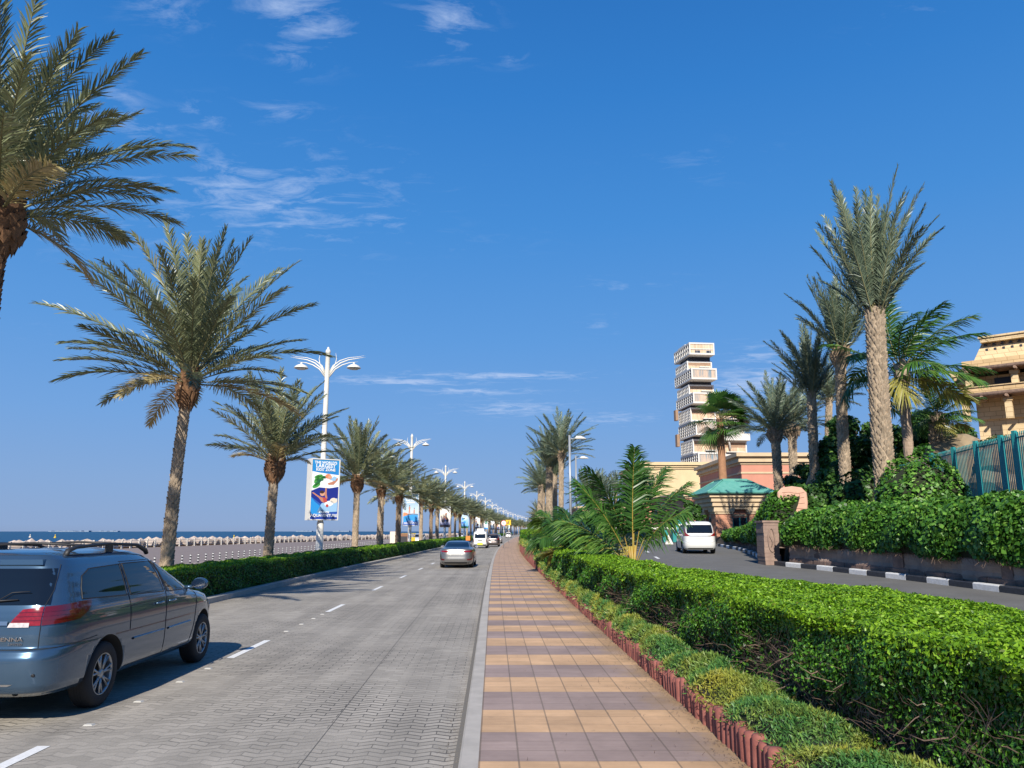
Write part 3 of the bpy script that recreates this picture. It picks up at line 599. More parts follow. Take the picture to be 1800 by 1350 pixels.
for k, (Y, X, h, cr, cs, r0, r1, rz, bd, lab) in enumerate(near):
    tm = trunk_mesh('date_trunk', h, r0, r1, seed=k + 1, pitch=.13 if k else .12, per=9, out=.035, bend=bd, head=1, headr=2.3, headlen=1.2 if k != 0 else 1.0, mats=[M_bootg, M_fibre] if k else [M_fibre, M_fibre])
    e = palm('date_palm', lab, G, (X if X else XP(Y), Y, .1), h, cr, tm, cs=cs)
    c = [q for q in e.children if q.name.startswith('crown')][0]; c.rotation_euler = (0, 0, rz); c.location = (bd[0], bd[1], h + .05)
tf = [trunk_mesh('date_trunk_far', 5.0, .215, .18, seed=40 + i, pitch=.2, per=8, out=.045, head=1, headr=1.6, mats=[M_boot, M_fibre] if i else [M_bootg, M_fibre]) for i in range(2)]
Ylist = []; base = 53
for blk in range(0, 14):
    for k in range(3):
        Y = 53 + 40 * blk + 10 * k
        if Y > 53: Ylist.append(Y)
rp = random.Random(5)
crs = [crC, crD, crE, crA, crD, crE]
for i, Y in enumerate(Ylist):
    h = [5.4, 5.4, 5.8, 5.5, 6.2, 5.6][i % 6] * rp.uniform(.94, 1.06)
    lab = f'date palm behind the median hedge, {ORD[i + 4]} of its row counted from the left edge' if i < 14 else 'small far date palm among the last of the row where the road curves away'
    e = palm('date_palm', lab, G, (XP(Y) + rp.uniform(-.2, .2), Y, .1), h, crs[i % 6], tf[i % 2], cs=rp.uniform(.88, 1.03), ts=(rp.uniform(.9, 1.15),) * 2 + (h / 5.0,))
    c = [q for q in e.children if q.name.startswith('crown')][0]; c.rotation_euler = (rp.uniform(-.09, .09), rp.uniform(-.09, .09), rp.uniform(-.6, .6))
# ------------------------------------------------------------------ hedges
def hedge_mesh(name, Ya, Yb, xf, wf, z0f, z1f, bands, seed, mats, topmat=1, wob=.05, young=.14, side_both=False, frontgap=None, dens=1.0, back=True, bd=.4):
    """leaf-covered box hedge. bands: (Y from, Y to, leaf size, leaves per m2)"""
    rng = np.random.default_rng(seed); parts = []; rn = []; mi = []
    ph = rng.uniform(0, 6.28, 8)
    def wobble(Y, q): return wob * (np.sin(Y * 1.7 + ph[q]) + .7 * np.sin(Y * 4.1 + ph[q + 1]) + .5 * np.sin(Y * 9.3 + ph[q + 2]))
    for y0, y1, sz, dn in bands:
        y0 = max(y0, Ya); y1 = min(y1, Yb)
        if y1 <= y0: continue
        ym = (y0 + y1) / 2; Hh = float(z1f(ym) - z0f(ym)); Wd = float(wf(ym)); Ly = y1 - y0
        for face, area in (('top', Wd * Ly), ('front', Hh * Ly)) + ((('back', Hh * Ly),) if back else ()):
            n = int(area * dn * dens * (1 if face != 'back' else bd)); Y = rng.uniform(y0, y1, n); x0 = xf(Y); x1 = x0 + wf(Y); za = z0f(Y); zb = z1f(Y) + wobble(Y, 0) * .6
            depth = -np.abs(rng.normal(0, sz * .9, n)) + sz * .35
            if face == 'top':
                u = rng.uniform(0, 1, n); X = x0 + u * (x1 - x0); edge = np.minimum(u, 1 - u) * (x1 - x0)
                Z = zb + depth - .05 * np.exp(-edge / .06) + .025 * np.sin(X * 7 + Y * 3) ; nrm = np.tile([0, 0, 1.], (n, 1)); ml = np.full(n, topmat); up = .9
            else:
                v = rng.uniform(0, 1, n) ** (.8 if face == 'front' else 1); Z = za + v * (zb - za); s = -1 if face == 'front' else 1
                if face == 'front' and frontgap:
                    keep = rng.uniform(0, 1, n) < np.clip((v + .25 * np.sin(Y * 2.3) * np.sin(Y * .9 + 1) - frontgap) * 3.2, .10, 1); Y, x0, x1, Z, v, depth, zb = [a[keep] for a in (Y, x0, x1, Z, v, depth, zb)]; n = len(Y)
                X = (x0 if s < 0 else x1) + s * depth + s * (wobble(Y, 3) + .04 * np.sin(Z * 9 + Y * 2)) ; nrm = np.tile([s, 0, .35], (n, 1))
                ml = np.where(zb - Z < young * rng.uniform(.2, 1.6, n), topmat, 0); up = .4
            V, F = leaves(np.stack([X, Y, Z], 1), nrm, sz, .55, .55, up, rng); parts.append((V, F)); mi.append(ml)
            rn.append(np.clip(rng.beta(2, 2, n), 0, 1))
        if True:   # end caps
            for ye, s in ((Ya, -1), (Yb, 1)):
                if not (y0 <= ye <= y1): continue
                n = int(Hh * Wd * dn * dens); u = rng.uniform(0, 1, n); X = xf(ye) + u * wf(ye); Z = z0f(ye) + rng.uniform(0, 1, n) * (z1f(ye) - z0f(ye)); Y = ye - s * np.abs(rng.normal(0, sz, n)) + s * sz * .3
                V, F = leaves(np.stack([X, Y, Z], 1), np.tile([0, s, .2], (n, 1)), sz, .55, .55, .4, rng); parts.append((V, F)); mi.append(np.zeros(n, int)); rn.append(rng.beta(2, 2, n))
    V, F = join(parts); return np_mesh(name, V, F, mats, np.concatenate(mi), np.concatenate(rn))
def hedge(label, Ya, Yb, xf, wf, z0f, z1f, bands, seed, mats, twigs=0, inset=.10, **kw):
    e = empty('hedge', (0, 0, 0), 0, label, 'hedge', kw.pop('group', None))
    link('foliage', hedge_mesh('hedge_leaves', Ya, Yb, xf, wf, z0f, z1f, bands, seed, mats, **kw), e)
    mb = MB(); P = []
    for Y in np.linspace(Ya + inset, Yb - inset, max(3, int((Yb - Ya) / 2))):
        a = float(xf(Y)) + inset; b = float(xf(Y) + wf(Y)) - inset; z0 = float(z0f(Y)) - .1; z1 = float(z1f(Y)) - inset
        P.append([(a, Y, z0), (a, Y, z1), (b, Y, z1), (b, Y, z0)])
    mb.grid(P, smooth=False); mb.add(P[0], [(0, 1, 2, 3)]); mb.add(P[-1], [(3, 2, 1, 0)]); mb.build('shade_core', M_core, e)  # solid dark box inside the leaves, coloured as their inner shade
    if twigs:
        r = np.random.default_rng(seed + 1); V = []; F = []
        n = twigs; Y = Ya + (min(Yb, Ya + 14) - Ya) * r.uniform(0, 1, n) ** 1.3; X = xf(Y) + r.uniform(-.01, .12, n); Z = z0f(Y) + r.uniform(0, .62, n) * (z1f(Y) - z0f(Y))
        D = unit(np.stack([r.normal(-.15, .3, n), r.normal(0, .8, n), r.normal(.55, .5, n)], 1)); l = r.uniform(.08, .30, n)[:, None]; B = np.stack([X, Y, Z], 1); w = np.cross(D, [1., 0, 0]); w = unit(w) * r.uniform(.0018, .0045, n)[:, None]; K_ = r.normal(0, .02, (n, 3))
        M_ = B + D * l * .5 + K_; T_ = B + D * l
        V = np.stack([B - w, B + w, M_ + w, M_ - w, T_ + w * .4, T_ - w * .4], 1).reshape(-1, 3); k = np.arange(n)[:, None] * 6
        F = np.concatenate([k + [0, 1, 2, 3], k + [3, 2, 4, 5]], 0); link('twigs', np_mesh('hedge_twigs', V, F, M_twig), e)
    return e
c0 = lambda v: (lambda Y: v + 0 * np.asarray(Y, float))
# left median hedge
hedge('long low clipped hedge along the median on the far side of the road', 6, 400, lambda Y: LK_(Y) - .3 - 1.45, lambda Y: 1.4 + 0 * np.asarray(Y, float), c0(.12), c0(.95),
      [(6, 20, .05, 1500), (20, 40, .06, 1100), (40, 80, .09, 500), (80, 200, .16, 150), (200, 400, .3, 40)], 3, [M_hedge, M_young], wob=.02, young=.06, bd=1.0)
# ------------------------------------------------------------------ right-hand planting
HB = lambda Y: BZ(Y) - .02
hedge('waist-high clipped hedge with bright green top between pavement and side road, nearest on the right', 2.6, 35, HF, HW, HB, lambda Y: fn((0, 1.29), (14, 1.27), (20, 1.30), (35, 1.22))(Y),
      [(2.6, 5, .034, 8200), (5, 9, .036, 7200), (9, 14, .042, 5000), (14, 22, .055, 2600), (22, 35, .075, 1400)], 9, [M_hedge, M_young], twigs=4200, wob=.028, young=.13, frontgap=.30, inset=.11)
hedge('taller clipped hedge farther along the pavement, left of the coconut palms', 42.5, 140, lambda Y: K(Y) + 2.75 + 0 * Y, lambda Y: 1.5 + 0 * np.asarray(Y, float), HB, lambda Y: 2.02 + 0 * np.asarray(Y, float),
      [(42.5, 60, .12, 450), (60, 90, .17, 200), (90, 140, .28, 70)], 10, [M_hedge, M_young], wob=.06, young=.25)
# terracotta edging: a run of half-round stakes, taller where the bed rises
mb = MB(); Y = 4.6; re_ = random.Random(2)
while Y < 75:
    z1 = float(BZ(Y)) - .02 + re_.uniform(-.025, .035); x = float(K(Y)) + 2.36; r = .062 if Y < 40 else .10
    mb.lathe([(r, .10), (r, z1 - .015), (r * .8, z1), (.001, z1 + .004)], 9, 0, TM((x + re_.uniform(-.012, .012), Y, 0), rx=re_.uniform(-.03, .03), ry=re_.uniform(-.05, .03)), cap=False)
    Y += r * 2 + .008
M_terra = mat('terracotta', (.17, .05, .04), .8, var=.3, vscale=4, bump=.25, bscale=60, col2=(.36, .13, .10))
o = mb.build('palisade_edging', M_terra); props(o, 'low dark red palisade edging of round stakes holding the planting bed', 'garden edging')
# low ground cover spilling over the edging
def cover():
    rng = np.random.default_rng(77); parts = []; rn = []
    for y0, y1, sz, dn in ((4.2, 8, .032, 7000), (8, 14, .042, 4200), (14, 24, .06, 2000), (24, 44, .09, 800), (44, 75, .16, 260)):
        n = int((y1 - y0) * .75 * dn); Y = rng.uniform(y0, y1, n); u = rng.uniform(0, 1, n); x0 = K(Y) + 2.33; x1 = np.minimum(HF(Y) + .12, K(Y) + 3.1) if y0 < 40 else K(Y) + 2.85
        X = x0 + u * (x1 - x0); mound = .20 * np.sqrt(np.clip(1 - (2 * u - 1) ** 2, 0, 1)) * (.85 + .22 * np.sin(Y * .83) * np.sin(Y * 2.3 + 1)) + .045 * np.sin(Y * 5 + X * 6)
        Z = BZ(Y) + .0 + mound - np.abs(rng.normal(0, .035, n)) - .05 * np.clip((.10 - u) * 10, 0, 1); X = X + .02 - (.05 + .05 * np.sin(Y * 3.7) * np.sin(Y * 1.3)) * np.clip(.15 - u, 0, 1) * 6
        nrm = np.stack([(u < .25) * -1.2 + 0 * u, rng.normal(0, .3, n), 0 * u + .8], 1)
        D = unit(rng.normal(0, 1, (n, 3)) + [-.25, 0, .75]); W_ = unit(np.cross(D, unit(rng.normal(0, 1, (n, 3)))))
        l = (sz * rng.uniform(.8, 1.9, n))[:, None]; w = l * .11; P = np.stack([X, Y, Z], 1)
        V = np.stack([P - W_ * w * .4, P + D * l * .5 - W_ * w, P + D * l, P + D * l * .5 + W_ * w], 1).reshape(-1, 3); parts.append((V, np.arange(4 * n).reshape(-1, 4)))
        rn.append(np.clip(rng.beta(2, 2.5, n), 0, 1))
    V, F = join(parts); o = link('ground_cover', np_mesh('ground_cover', V, F, M_cover, None, np.concatenate(rn)))
    props(o, 'low green and yellow ground cover spilling over the dark red edging', 'ground cover', kind='stuff')
    mb = MB(); P = []
    for Y in np.linspace(4.3, 74, 60):
        a = float(K(Y)) + 2.40; b = float(min(HF(Y) + .1, K(Y) + 3.05)) if Y < 40 else float(K(Y)) + 2.8; z = float(BZ(Y)); P.append([(a + (b - a) * q, Y, z - .05 + .14 * math.sqrt(max(0, 1 - (2 * q - 1) ** 2))) for q in (0, .15, .35, .6, .85, 1)])
    mb.grid(P); o = mb.build('ground_cover_mat', M_core); props(o, 'near-black filler with shade in its colour under the ground cover', 'ground cover', kind='stuff')  # dark sheet below the leaves, shade put into its colour
cover()
# dry litter along the foot of the edging
rng = np.random.default_rng(4); n = 2300; Y = rng.uniform(4.5, 24, n); X = K(Y) + 2.34 - np.where(rng.uniform(0, 1, n) < .75, np.abs(rng.normal(0, .10, n)), np.abs(rng.normal(0, .7, n)).clip(0, 2.1)); D = unit(np.stack([rng.normal(0, 1, n), rng.normal(0, 1, n), rng.normal(.05, .15, n)], 1)); l = rng.uniform(.01, .06, n)[:, None]
P = np.stack([X, Y, 0 * X + .128], 1); w = unit(np.cross(D, [0, 0, 1.])) * .003; V = np.stack([P - w, P + w, P + D * l + w * .3 + [0, 0, .006], P + D * l - w * .3 + [0, 0, .006]], 1).reshape(-1, 3)
o = link('plant_litter', np_mesh('plant_litter', V, np.arange(4 * n).reshape(-1, 4), M_twig)); props(o, 'dry twigs and litter on the sand beside the edging', 'litter', kind='stuff')
# young coconut palms standing in the hedge
def coconut(label, loc, seed, nf, L, el, droop, lean=0, h=.5, azs=None, r=.03, ll=.74, yellow=True):
    cm = crown_mesh('coconut_crown', seed, nf=nf, L=L, el=el, droop=droop, nl=78, ll=ll, lw=.046, fold=-.05, ldroop=.4, mats=[M_coco, M_rachy if yellow else M_rachis], wind=(.04, 0, 0), dry=1, r0=r * .7, base_r=.12, tw=.5, bare=.22, sweep=(62, 34), azs=azs)
    mb = MB()
    for k in range(5):
        a = k * 1.26 + seed; mb.tube([(.04 * math.cos(a), .04 * math.sin(a), -.5), (.05 * math.cos(a), .05 * math.sin(a), h * .5), (.09 * math.cos(a) + lean * .2, .09 * math.sin(a), h + .15)], [.05, .045, .03], 7)
    return palm('coconut_palm', label, 'young coconut palms in the hedge', loc, h, cm, mb.mesh('coconut_stem', M_rachy))
D2 = math.radians
coconut('young coconut palm with one tall upright frond and orange stem, just behind the near hedge', (3.3, 21.5, .95), 3, 9, 2.85, (.2, 1.3), (.35, 1.0), azs=
        [(D2(-90), 1.54), (D2(60), 1.50), (D2(10), 1.42), (D2(170), 1.38), (D2(5), 1.24), (D2(190), 1.15), (D2(-50), 1.05), (D2(160), .85), (D2(100), .9)], h=.45)
coconut('young coconut palm in the middle of the group along the hedge', (2.4, 28.5, .95), 8, 10, 1.6, (.7, 1.5), (.5, 1.0), h=.35)
coconut('small coconut palm with arching fronds at the left end of the group', (2.2, 35.8, 1.1), 14, 11, 1.7, (.6, 1.4), (.9, 1.4), h=.5)
coconut('coconut palm with paler loose fronds behind the other two', (4.0, 33.5, 1.0), 19, 8, 1.9, (.5, 1.4), (.6, 1.2), h=.8, yellow=False)
# ------------------------------------------------------------------ ivy wall
WP = [(14.3, 4), (13.9, 8), (13.4, 12), (13.0, 16), (12.75, 19.3), (12.25, 23.6), (11.5, 28.1), (10.9, 30.8)]
M_wall = mat('retaining_wall_stone', (.27, .19, .155), .95, var=.35, vscale=2.2, bump=.8, bscale=9, col2=(.42, .32, .26))
M_wall2 = mat('retaining_wall_course', (.21, .14, .115), .95, var=.35, vscale=3, bump=.6, bscale=14)
def path_pt(path, s):
    L = [0]
    for a, b in zip(path[:-1], path[1:]): L.append(L[-1] + math.dist(a, b))
    p = Vector([float(np.interp(s, L, [q[k] for q in path])) for k in range(2)]); q = Vector([float(np.interp(s + .1, L, [q[k] for q in path])) for k in range(2)]); o_ = Vector([float(np.interp(s - .1, L, [q[k] for q in path])) for k in range(2)])
    d = (q - o_).normalized(); return p, d, L[-1]
def stone_wall(label, path, h, n_, seed, off=.0):
    e = empty('retaining_wall', (0, 0, 0), 0, label, 'stone wall'); r = random.Random(seed); mb = MB(); mc = MB()
    L = path_pt(path, 0)[2]; s = 0; nb = int(L * 6)
    P = []
    for i in range(nb + 1):
        p, d, _ = path_pt(path, L * i / nb); nn = Vector((-d.y, d.x)); z = float(ZS(p.y)); o1 = off + r.uniform(-.02, .03) + .05 * math.sin(i * .55) * (math.sin(i * .13) > 0)
        P.append([(p.x + nn.x * (-.35), p.y + nn.y * (-.35), z + h), *[(p.x + nn.x * (o1 + q), p.y + nn.y * (o1 + q), z + zz * h) for q, zz in ((-.03, 1.0), (0, .96), (.02, .75), (.0, .55), (.03, .42), (.02, .25))]])
    mb.grid(P, smooth=False); mb.build('upper_stonework', M_wall, e)
    # course of long blocks at the foot
    s = 0
    while s < L - .2:
        l = r.uniform(.7, 1.3); a, d, _ = path_pt(path, s + .01); b, d2, _ = path_pt(path, min(L, s + l - .015)); za, zb = float(ZS(a.y)), float(ZS(b.y)); o1 = r.uniform(.06, .085); A = []; B = []
        for (p, dd, z, T) in ((a, d, za, A), (b, d2, zb, B)):
            nn = Vector((-dd.y, dd.x))
            for q, zz in ((-.1, -.05), (o1, -.05), (o1, .28), (o1 - .025, .315), (-.1, .315)): T.append((p.x + nn.x * q, p.y + nn.y * q, z + zz))
        mc.grid([A, B], smooth=False); mc.add(A, [(4, 3, 2, 1, 0)]); mc.add(B, [(0, 1, 2, 3, 4)]); s += l
    # buttress ribs
    for k in range(n_):
        p, d, _ = path_pt(path, L * (k + .6) / n_); nn = Vector((-d.y, d.x)); a = math.atan2(d.y, d.x); w_ = r.uniform(.12, .28)
        mb2 = MB(); z = float(ZS(p.y)); mc.box(-w_, w_, -.1, .055, .24, h - .02, 0, TM((p.x, p.y, z), rz=a))
    mc.build('foot_course', M_wall2, e, fix=True); return e
stone_wall('brown stone retaining wall under the ivy behind the striped kerb', WP, .78, 6, 3)
WP2 = [(11.05, 32.6), (11.6, 35), (12.75, 40.1), (13.65, 45.8), (14.1, 52)]
stone_wall('stretch of stone wall with low ivy beyond the carved pillar, beside the white van', WP2, .62, 5, 5)
def ivy(label, path, zlo, ztop, depth, bands_size, dens, seed, bulge=.3, core=True):
    """leafy bank leaning on a wall: front skin + top; ztop(s) absolute height, zlo(s) absolute"""
    rng = np.random.default_rng(seed); L = path_pt(path, 0)[2]; e = empty('ivy', (0, 0, 0), 0, label, 'climbing plant')
    Ls = [0]
    for a, b in zip(path[:-1], path[1:]): Ls.append(Ls[-1] + math.dist(a, b))
    PX = np.array(path, float)
    def base(s):
        x = np.interp(s, Ls, PX[:, 0]); y = np.interp(s, Ls, PX[:, 1]); x2 = np.interp(s + .2, Ls, PX[:, 0]); y2 = np.interp(s + .2, Ls, PX[:, 1]); x0 = np.interp(s - .2, Ls, PX[:, 0]); y0 = np.interp(s - .2, Ls, PX[:, 1])
        d = unit(np.stack([x2 - x0, y2 - y0], 1)); return np.stack([x, y], 1), np.stack([-d[:, 1], d[:, 0]], 1)
    def surf(s, v):
        """v 0..1 up the front, 1..2 back over the top"""
        p, nn = base(s); zl, zt = zlo(s), ztop(s); f = np.clip(v, 0, 1); b = np.clip(v - 1, 0, 1); en = np.clip(np.minimum(s, L - s) / .5, 0, 1) ** .5
        out = bulge * np.sin(np.pi * np.clip(f * .85 + .12, 0, 1)) ** .7 * (1 + .45 * np.sin(s * 1.3 + seed) * np.sin(s * .55) + .25 * np.sin(s * 3.1 + f * 4)) - .18 * f ** 4
        Z = zl + (zt - zl) * (f - .10 * f ** 5) + .10 * np.sin(np.pi * b / 1.6) * (zt - zl) * .5
        off = out * en - b * depth * en; return np.concatenate([p + nn * off[:, None], Z[:, None]], 1), nn
    n = int(L * dens); s = rng.uniform(0, L, n); v = rng.uniform(0, 1.6, n); P, nn = surf(s, v)
    # thin out the lower fringe irregularly
    keep = rng.uniform(0, 1, n) < np.clip((v + .10 * np.sin(s * 2.1) + .07 * np.sin(s * 5.3)) * 9, .0, 1); s, v, P, nn = s[keep], v[keep], P[keep], nn[keep]; n = len(s)
    N3 = np.concatenate([nn * np.clip(1.3 - v, .1, 1)[:, None], (.25 + .8 * np.clip(v - .7, 0, 1))[:, None]], 1); P = P + unit(N3) * (rng.normal(0, .045, n) - .03)[:, None]
    sz = np.full(n, bands_size); V, F = leaves(P, N3, sz, .85, .42, -.8, rng, .35)
    r = np.clip(rng.beta(2, 2.4, n) + .10 * np.sin(s * 2.2) * np.sin(v * 5 + s), 0, 1); link('leaves', np_mesh('ivy_leaves', V, F, M_ivy, None, r), e)
    mb = MB(); G_ = []
    for s_ in np.linspace(0, L, int(L * 3)):
        vv = np.array([.05, .3, .6, .85, 1.0, 1.3, 1.6]); P2, nn2 = surf(np.full(7, s_), vv); nn3 = np.concatenate([nn2, np.zeros((7, 1))], 1); P2 = P2 - nn3 * .12; P2[:, 2] -= .10 * np.clip(vv, 0, 1); G_.append([tuple(q) for q in P2])
    mb.grid(G_, smooth=True); mb.build('shade_shell', M_core, e)  # dark shell behind the leaves; its colour stands for shade
    # hanging bare stems
    n = int(L * 22); s = rng.uniform(0, L, n); P, nn = surf(s, np.full(n, .06)); D = np.stack([rng.normal(0, .5, n), rng.normal(0, .5, n), -np.abs(rng.normal(.8, .3, n))], 1); l = rng.uniform(.05, .3, n)[:, None]; w = unit(np.cross(D, [0, 1., .1])) * .006
    V = np.stack([P - w, P + w, P + unit(D) * l + w * .4, P + unit(D) * l - w * .4], 1).reshape(-1, 3); link('stems', np_mesh('ivy_stems', V, np.arange(4 * n).reshape(-1, 4), M_twig), e)['kind'] = 'stuff'; return e
# heights along the near ivy, read off as (distance along path, height)
def sY(path, Y):
    Ls = [0]
    for a, b in zip(path[:-1], path[1:]): Ls.append(Ls[-1] + math.dist(a, b))
    return float(np.interp(Y, [q[1] for q in path], Ls))
tp = [(4, 2.9), (16, 3.05), (19.3, 3.02), (22, 2.95), (24, 2.85), (26, 2.92), (28.1, 2.98), (29.5, 2.88), (30.3, 2.6), (30.8, 2.2)]
ivy('wide bank of glossy ivy hanging over the retaining wall on the right', WP, lambda s: np.interp(s, [sY(WP, q) for q in (4, 19, 23.6, 28, 30.8)], [.98, 1.08, 1.22, 1.35, 1.35]), lambda s: np.interp(s, [sY(WP, a) for a, b in tp], [b for a, b in tp]) + .07 * np.sin(s * 2.7) + .05 * np.sin(s * 6.1), 1.6, .125, 1900, 5, bulge=.42)
tp2 = [(32.6, 1.9), (32.9, 3.1), (33.6, 3.85), (35, 3.75), (37, 3.35), (40, 2.85), (43, 2.5), (46, 2.25), (49, 2.2), (52, 2.0)]
ivy('smaller slope of ivy running down from the carved pillar towards the guard house', WP2, lambda s: np.interp(s, [0, 8, 20], [1.35, 1.25, 1.35]), lambda s: np.interp(s, [sY(WP2, a) for a, b in tp2], [b for a, b in tp2]) + .08 * np.sin(s * 2.4), 1.4, .15, 900, 8, bulge=.4)
# big rounded clump rising above the ivy
def clump(label, c, rx, ry, rz, sz, n, m, seed, cat='shrub', name='shrub', lump=.12, groundz=None, top=.2, stem=True, jit=.55):
    rng = np.random.default_rng(seed); d = unit(rng.normal(0, 1, (n, 3))); d[:, 2] = np.where(d[:, 2] < -.35, -d[:, 2] * .5, d[:, 2])
    ph = rng.uniform(0, 6, 6); rr = 1 + lump * (np.sin(d[:, 0] * 5 + ph[0]) * np.sin(d[:, 1] * 5 + ph[1]) + .6 * np.sin(d[:, 2] * 9 + ph[2]) * np.sin(d[:, 0] * 8 + ph[3])) - np.abs(rng.normal(0, .05, n))
    P = d * rr[:, None] * [rx, ry, rz] ; V, F = leaves(P, d + [0, 0, top], sz, .7, jit, -.2, rng); e = empty(name, c, 0, label, cat)
    r = np.clip(rng.beta(2, 2.2, n) + .12 * np.sin(d[:, 0] * 6 + ph[4]), 0, 1)
    link('foliage', np_mesh('clump_leaves', V, F, m, None, r), e)
    mb = MB(); rock(mb, 0, 0, 0, .86, random.Random(seed), sub=2, flat=1.0); mb.v = [(x * rx, y * ry, z * rz) for x, y, z in mb.v]; mb.build('shade_shell', M_core, e); return e  # dark lump filling the clump, inner shade put into its colour
clump('tall rounded clump of ivy standing above the ivy bank below the teal fence', (14.1, 26.6, 2.6), 1.55, 1.25, 2.05, .13, 6500, M_ivy, 4, lump=.10)
# ------------------------------------------------------------------ more plants on the right
def broadleaf(label, base, h, blobs, seed, m=None, sz=.2, dens=900, name='broadleaf_tree', cat='tree'):
    """blobs: (x,y,z,r) relative to base"""
    rng = np.random.default_rng(seed); e = empty(name, base, 0, label, cat); parts = []; rn = []
    for bx, by, bz, r in blobs:
        sub = 9
        for k in range(sub):
            c = v3([bx, by, bz]) + unit(rng.normal(0, 1, (1, 3)))[0] * r * .62 * [1, 1, .75]; rr = r * rng.uniform(.35, .55); n = int(dens * rr * rr * 2.2)
            d = unit(rng.normal(0, 1, (n, 3))); P = c + d * rr * [1, 1, .7] * rng.uniform(.55, 1.05, (n, 1)); V, F = leaves(P, d + [0, 0, .5], sz, .6, .6, -.2, rng); parts.append((V, F)); rn.append(np.clip(rng.beta(2, 2.2, n) * .9 + rng.uniform(-.12, .15), 0, 1))
    V, F = join(parts); link('crown', np_mesh('tree_leaves', V, F, m or M_tree, None, np.concatenate(rn)), e)
    mb = MB(); top = blobs[0]
    mb.tube([(0, 0, -.5), (.05, .02, h * .25), (top[0] * .3, top[1] * .3, h * .5)], [.22, .18, .15], 8)
    for bx, by, bz, r in blobs: mb.tube([(top[0] * .3, top[1] * .3, h * .45), (bx * .6, by * .6, bz * .75), (bx, by, bz + r * .3)], [.12, .08, .02], 6)
    mb.build('trunk', M_bark, e); return e
def ztop(px, py, Y): return at(px, py, Y).z
def P3(px, py, Y, z): p = at(px, py, Y); return (p.x, Y, z)
# date palms above the ivy wall
crU = crown_mesh('date_crown_upright', 51, nf=50, L=4.7, el=(1.02, 1.54), droop=(.05, .42), nl=86, ll=.5, lw=.032, fold=.35, wind=(.16, .0, 0), mats=[M_frondb, M_rachis], dry=0, sweep=(46, 22), power=.9)
crU2 = crown_mesh('date_crown_tied', 52, nf=38, L=3.9, el=(.95, 1.5), droop=(.1, .35), nl=70, ll=.5, lw=.036, fold=.3, wind=(.05, .0, 0), mats=[M_frondb, M_rachis], dry=0, sweep=(50, 24))
crU3 = crown_mesh('date_crown_open', 53, nf=46, L=3.9, el=(.3, 1.45), droop=(.3, .7), nl=60, ll=.5, lw=.04, fold=.3, wind=(.2, .0, 0), mats=[M_frondb, M_rachis], dry=2, sweep=(50, 24))
crK = crown_mesh('coconut_crown_blown', 54, nf=22, L=3.3, el=(-.1, 1.4), droop=(.5, 1.2), nl=52, ll=.75, lw=.05, fold=-.1, ldroop=.35, wind=(.75, -.1, .08), mats=[M_coco, M_rachis], dry=2, sweep=(58, 30))
def rp_(label, px0, py0, px1, py1, Y, r0, r1, cr, cs, zb, seed, head=0, rz=0, smooth=False, name='date_palm', mats=None, tilt=(0, 0), grp='palms above the ivy wall', headr=1.5, pitch=.15, per=10, out=.06):
    b = at(px0, py0, Y); t = at(px1, py1, Y); h = t.z - zb
    tm = trunk_mesh('palm_trunk', h, r0, r1, seed, pitch=pitch, per=per, out=out, bend=(t.x - b.x, 0), head=head, headr=headr, smooth=smooth, mats=mats or [M_bootg, M_boot])
    e = palm(name, label, grp, (b.x, Y, zb), h, cr, tm, cs=cs); c = [q for q in e.children if q.name.startswith('crown')][0]; c.location = (t.x - b.x, 0, h); c.rotation_euler = (tilt[0], tilt[1], rz); return e
rp_('tallest date palm with thick grey trunk and swept-up fronds', 1556, 850, 1538, 545, 28, .33, .30, crU, 1.0, 2.6, 61, rz=.3, per=13, pitch=.13, out=.07)
rp_('date palm with a swollen collar under narrow upright fronds, left of the tallest palm', 1488, 872, 1477, 612, 36, .24, .21, crU2, .92, 2.4, 62, head=1, rz=1.0, headr=1.85)
rp_('slim date palm with dark upright fronds, third from the tallest', 1436, 885, 1426, 690, 40, .22, .20, crU2, .86, 2.2, 63, rz=2.2)
rp_('date palm with an open crown next to the pink building', 1369, 862, 1362, 752, 46, .22, .24, crU3, .86, 2.0, 64, head=1, rz=.5, headr=1.7)
rp_('date palm with stubby thick collar just behind the open-crowned one', 1396, 862, 1392, 748, 52, .26, .24, crU3, .85, 2.0, 65, head=1, rz=2.9, headr=2.1)
rp_('coconut palm with smooth lower trunk and wind-blown fronds, right of the tallest palm', 1598, 800, 1584, 645, 33, .20, .20, crK, 1.12, 2.7, 66, head=1, headr=1.6, name='coconut_palm', mats=[M_smooth, M_bootg], per=5, pitch=.3, out=.02)
rp_('short palm with ragged trunk above the near end of the teal fence', 1647, 800, 1646, 728, 35, .28, .26, crK, .62, 2.7, 67, name='coconut_palm', rz=.25, per=8, out=.11, tilt=(0, -.15))
rp_('date palm mostly hidden between the collared palms', 1452, 800, 1458, 700, 54, .2, .2, crU3, .8, 2.2, 68, rz=1.1)
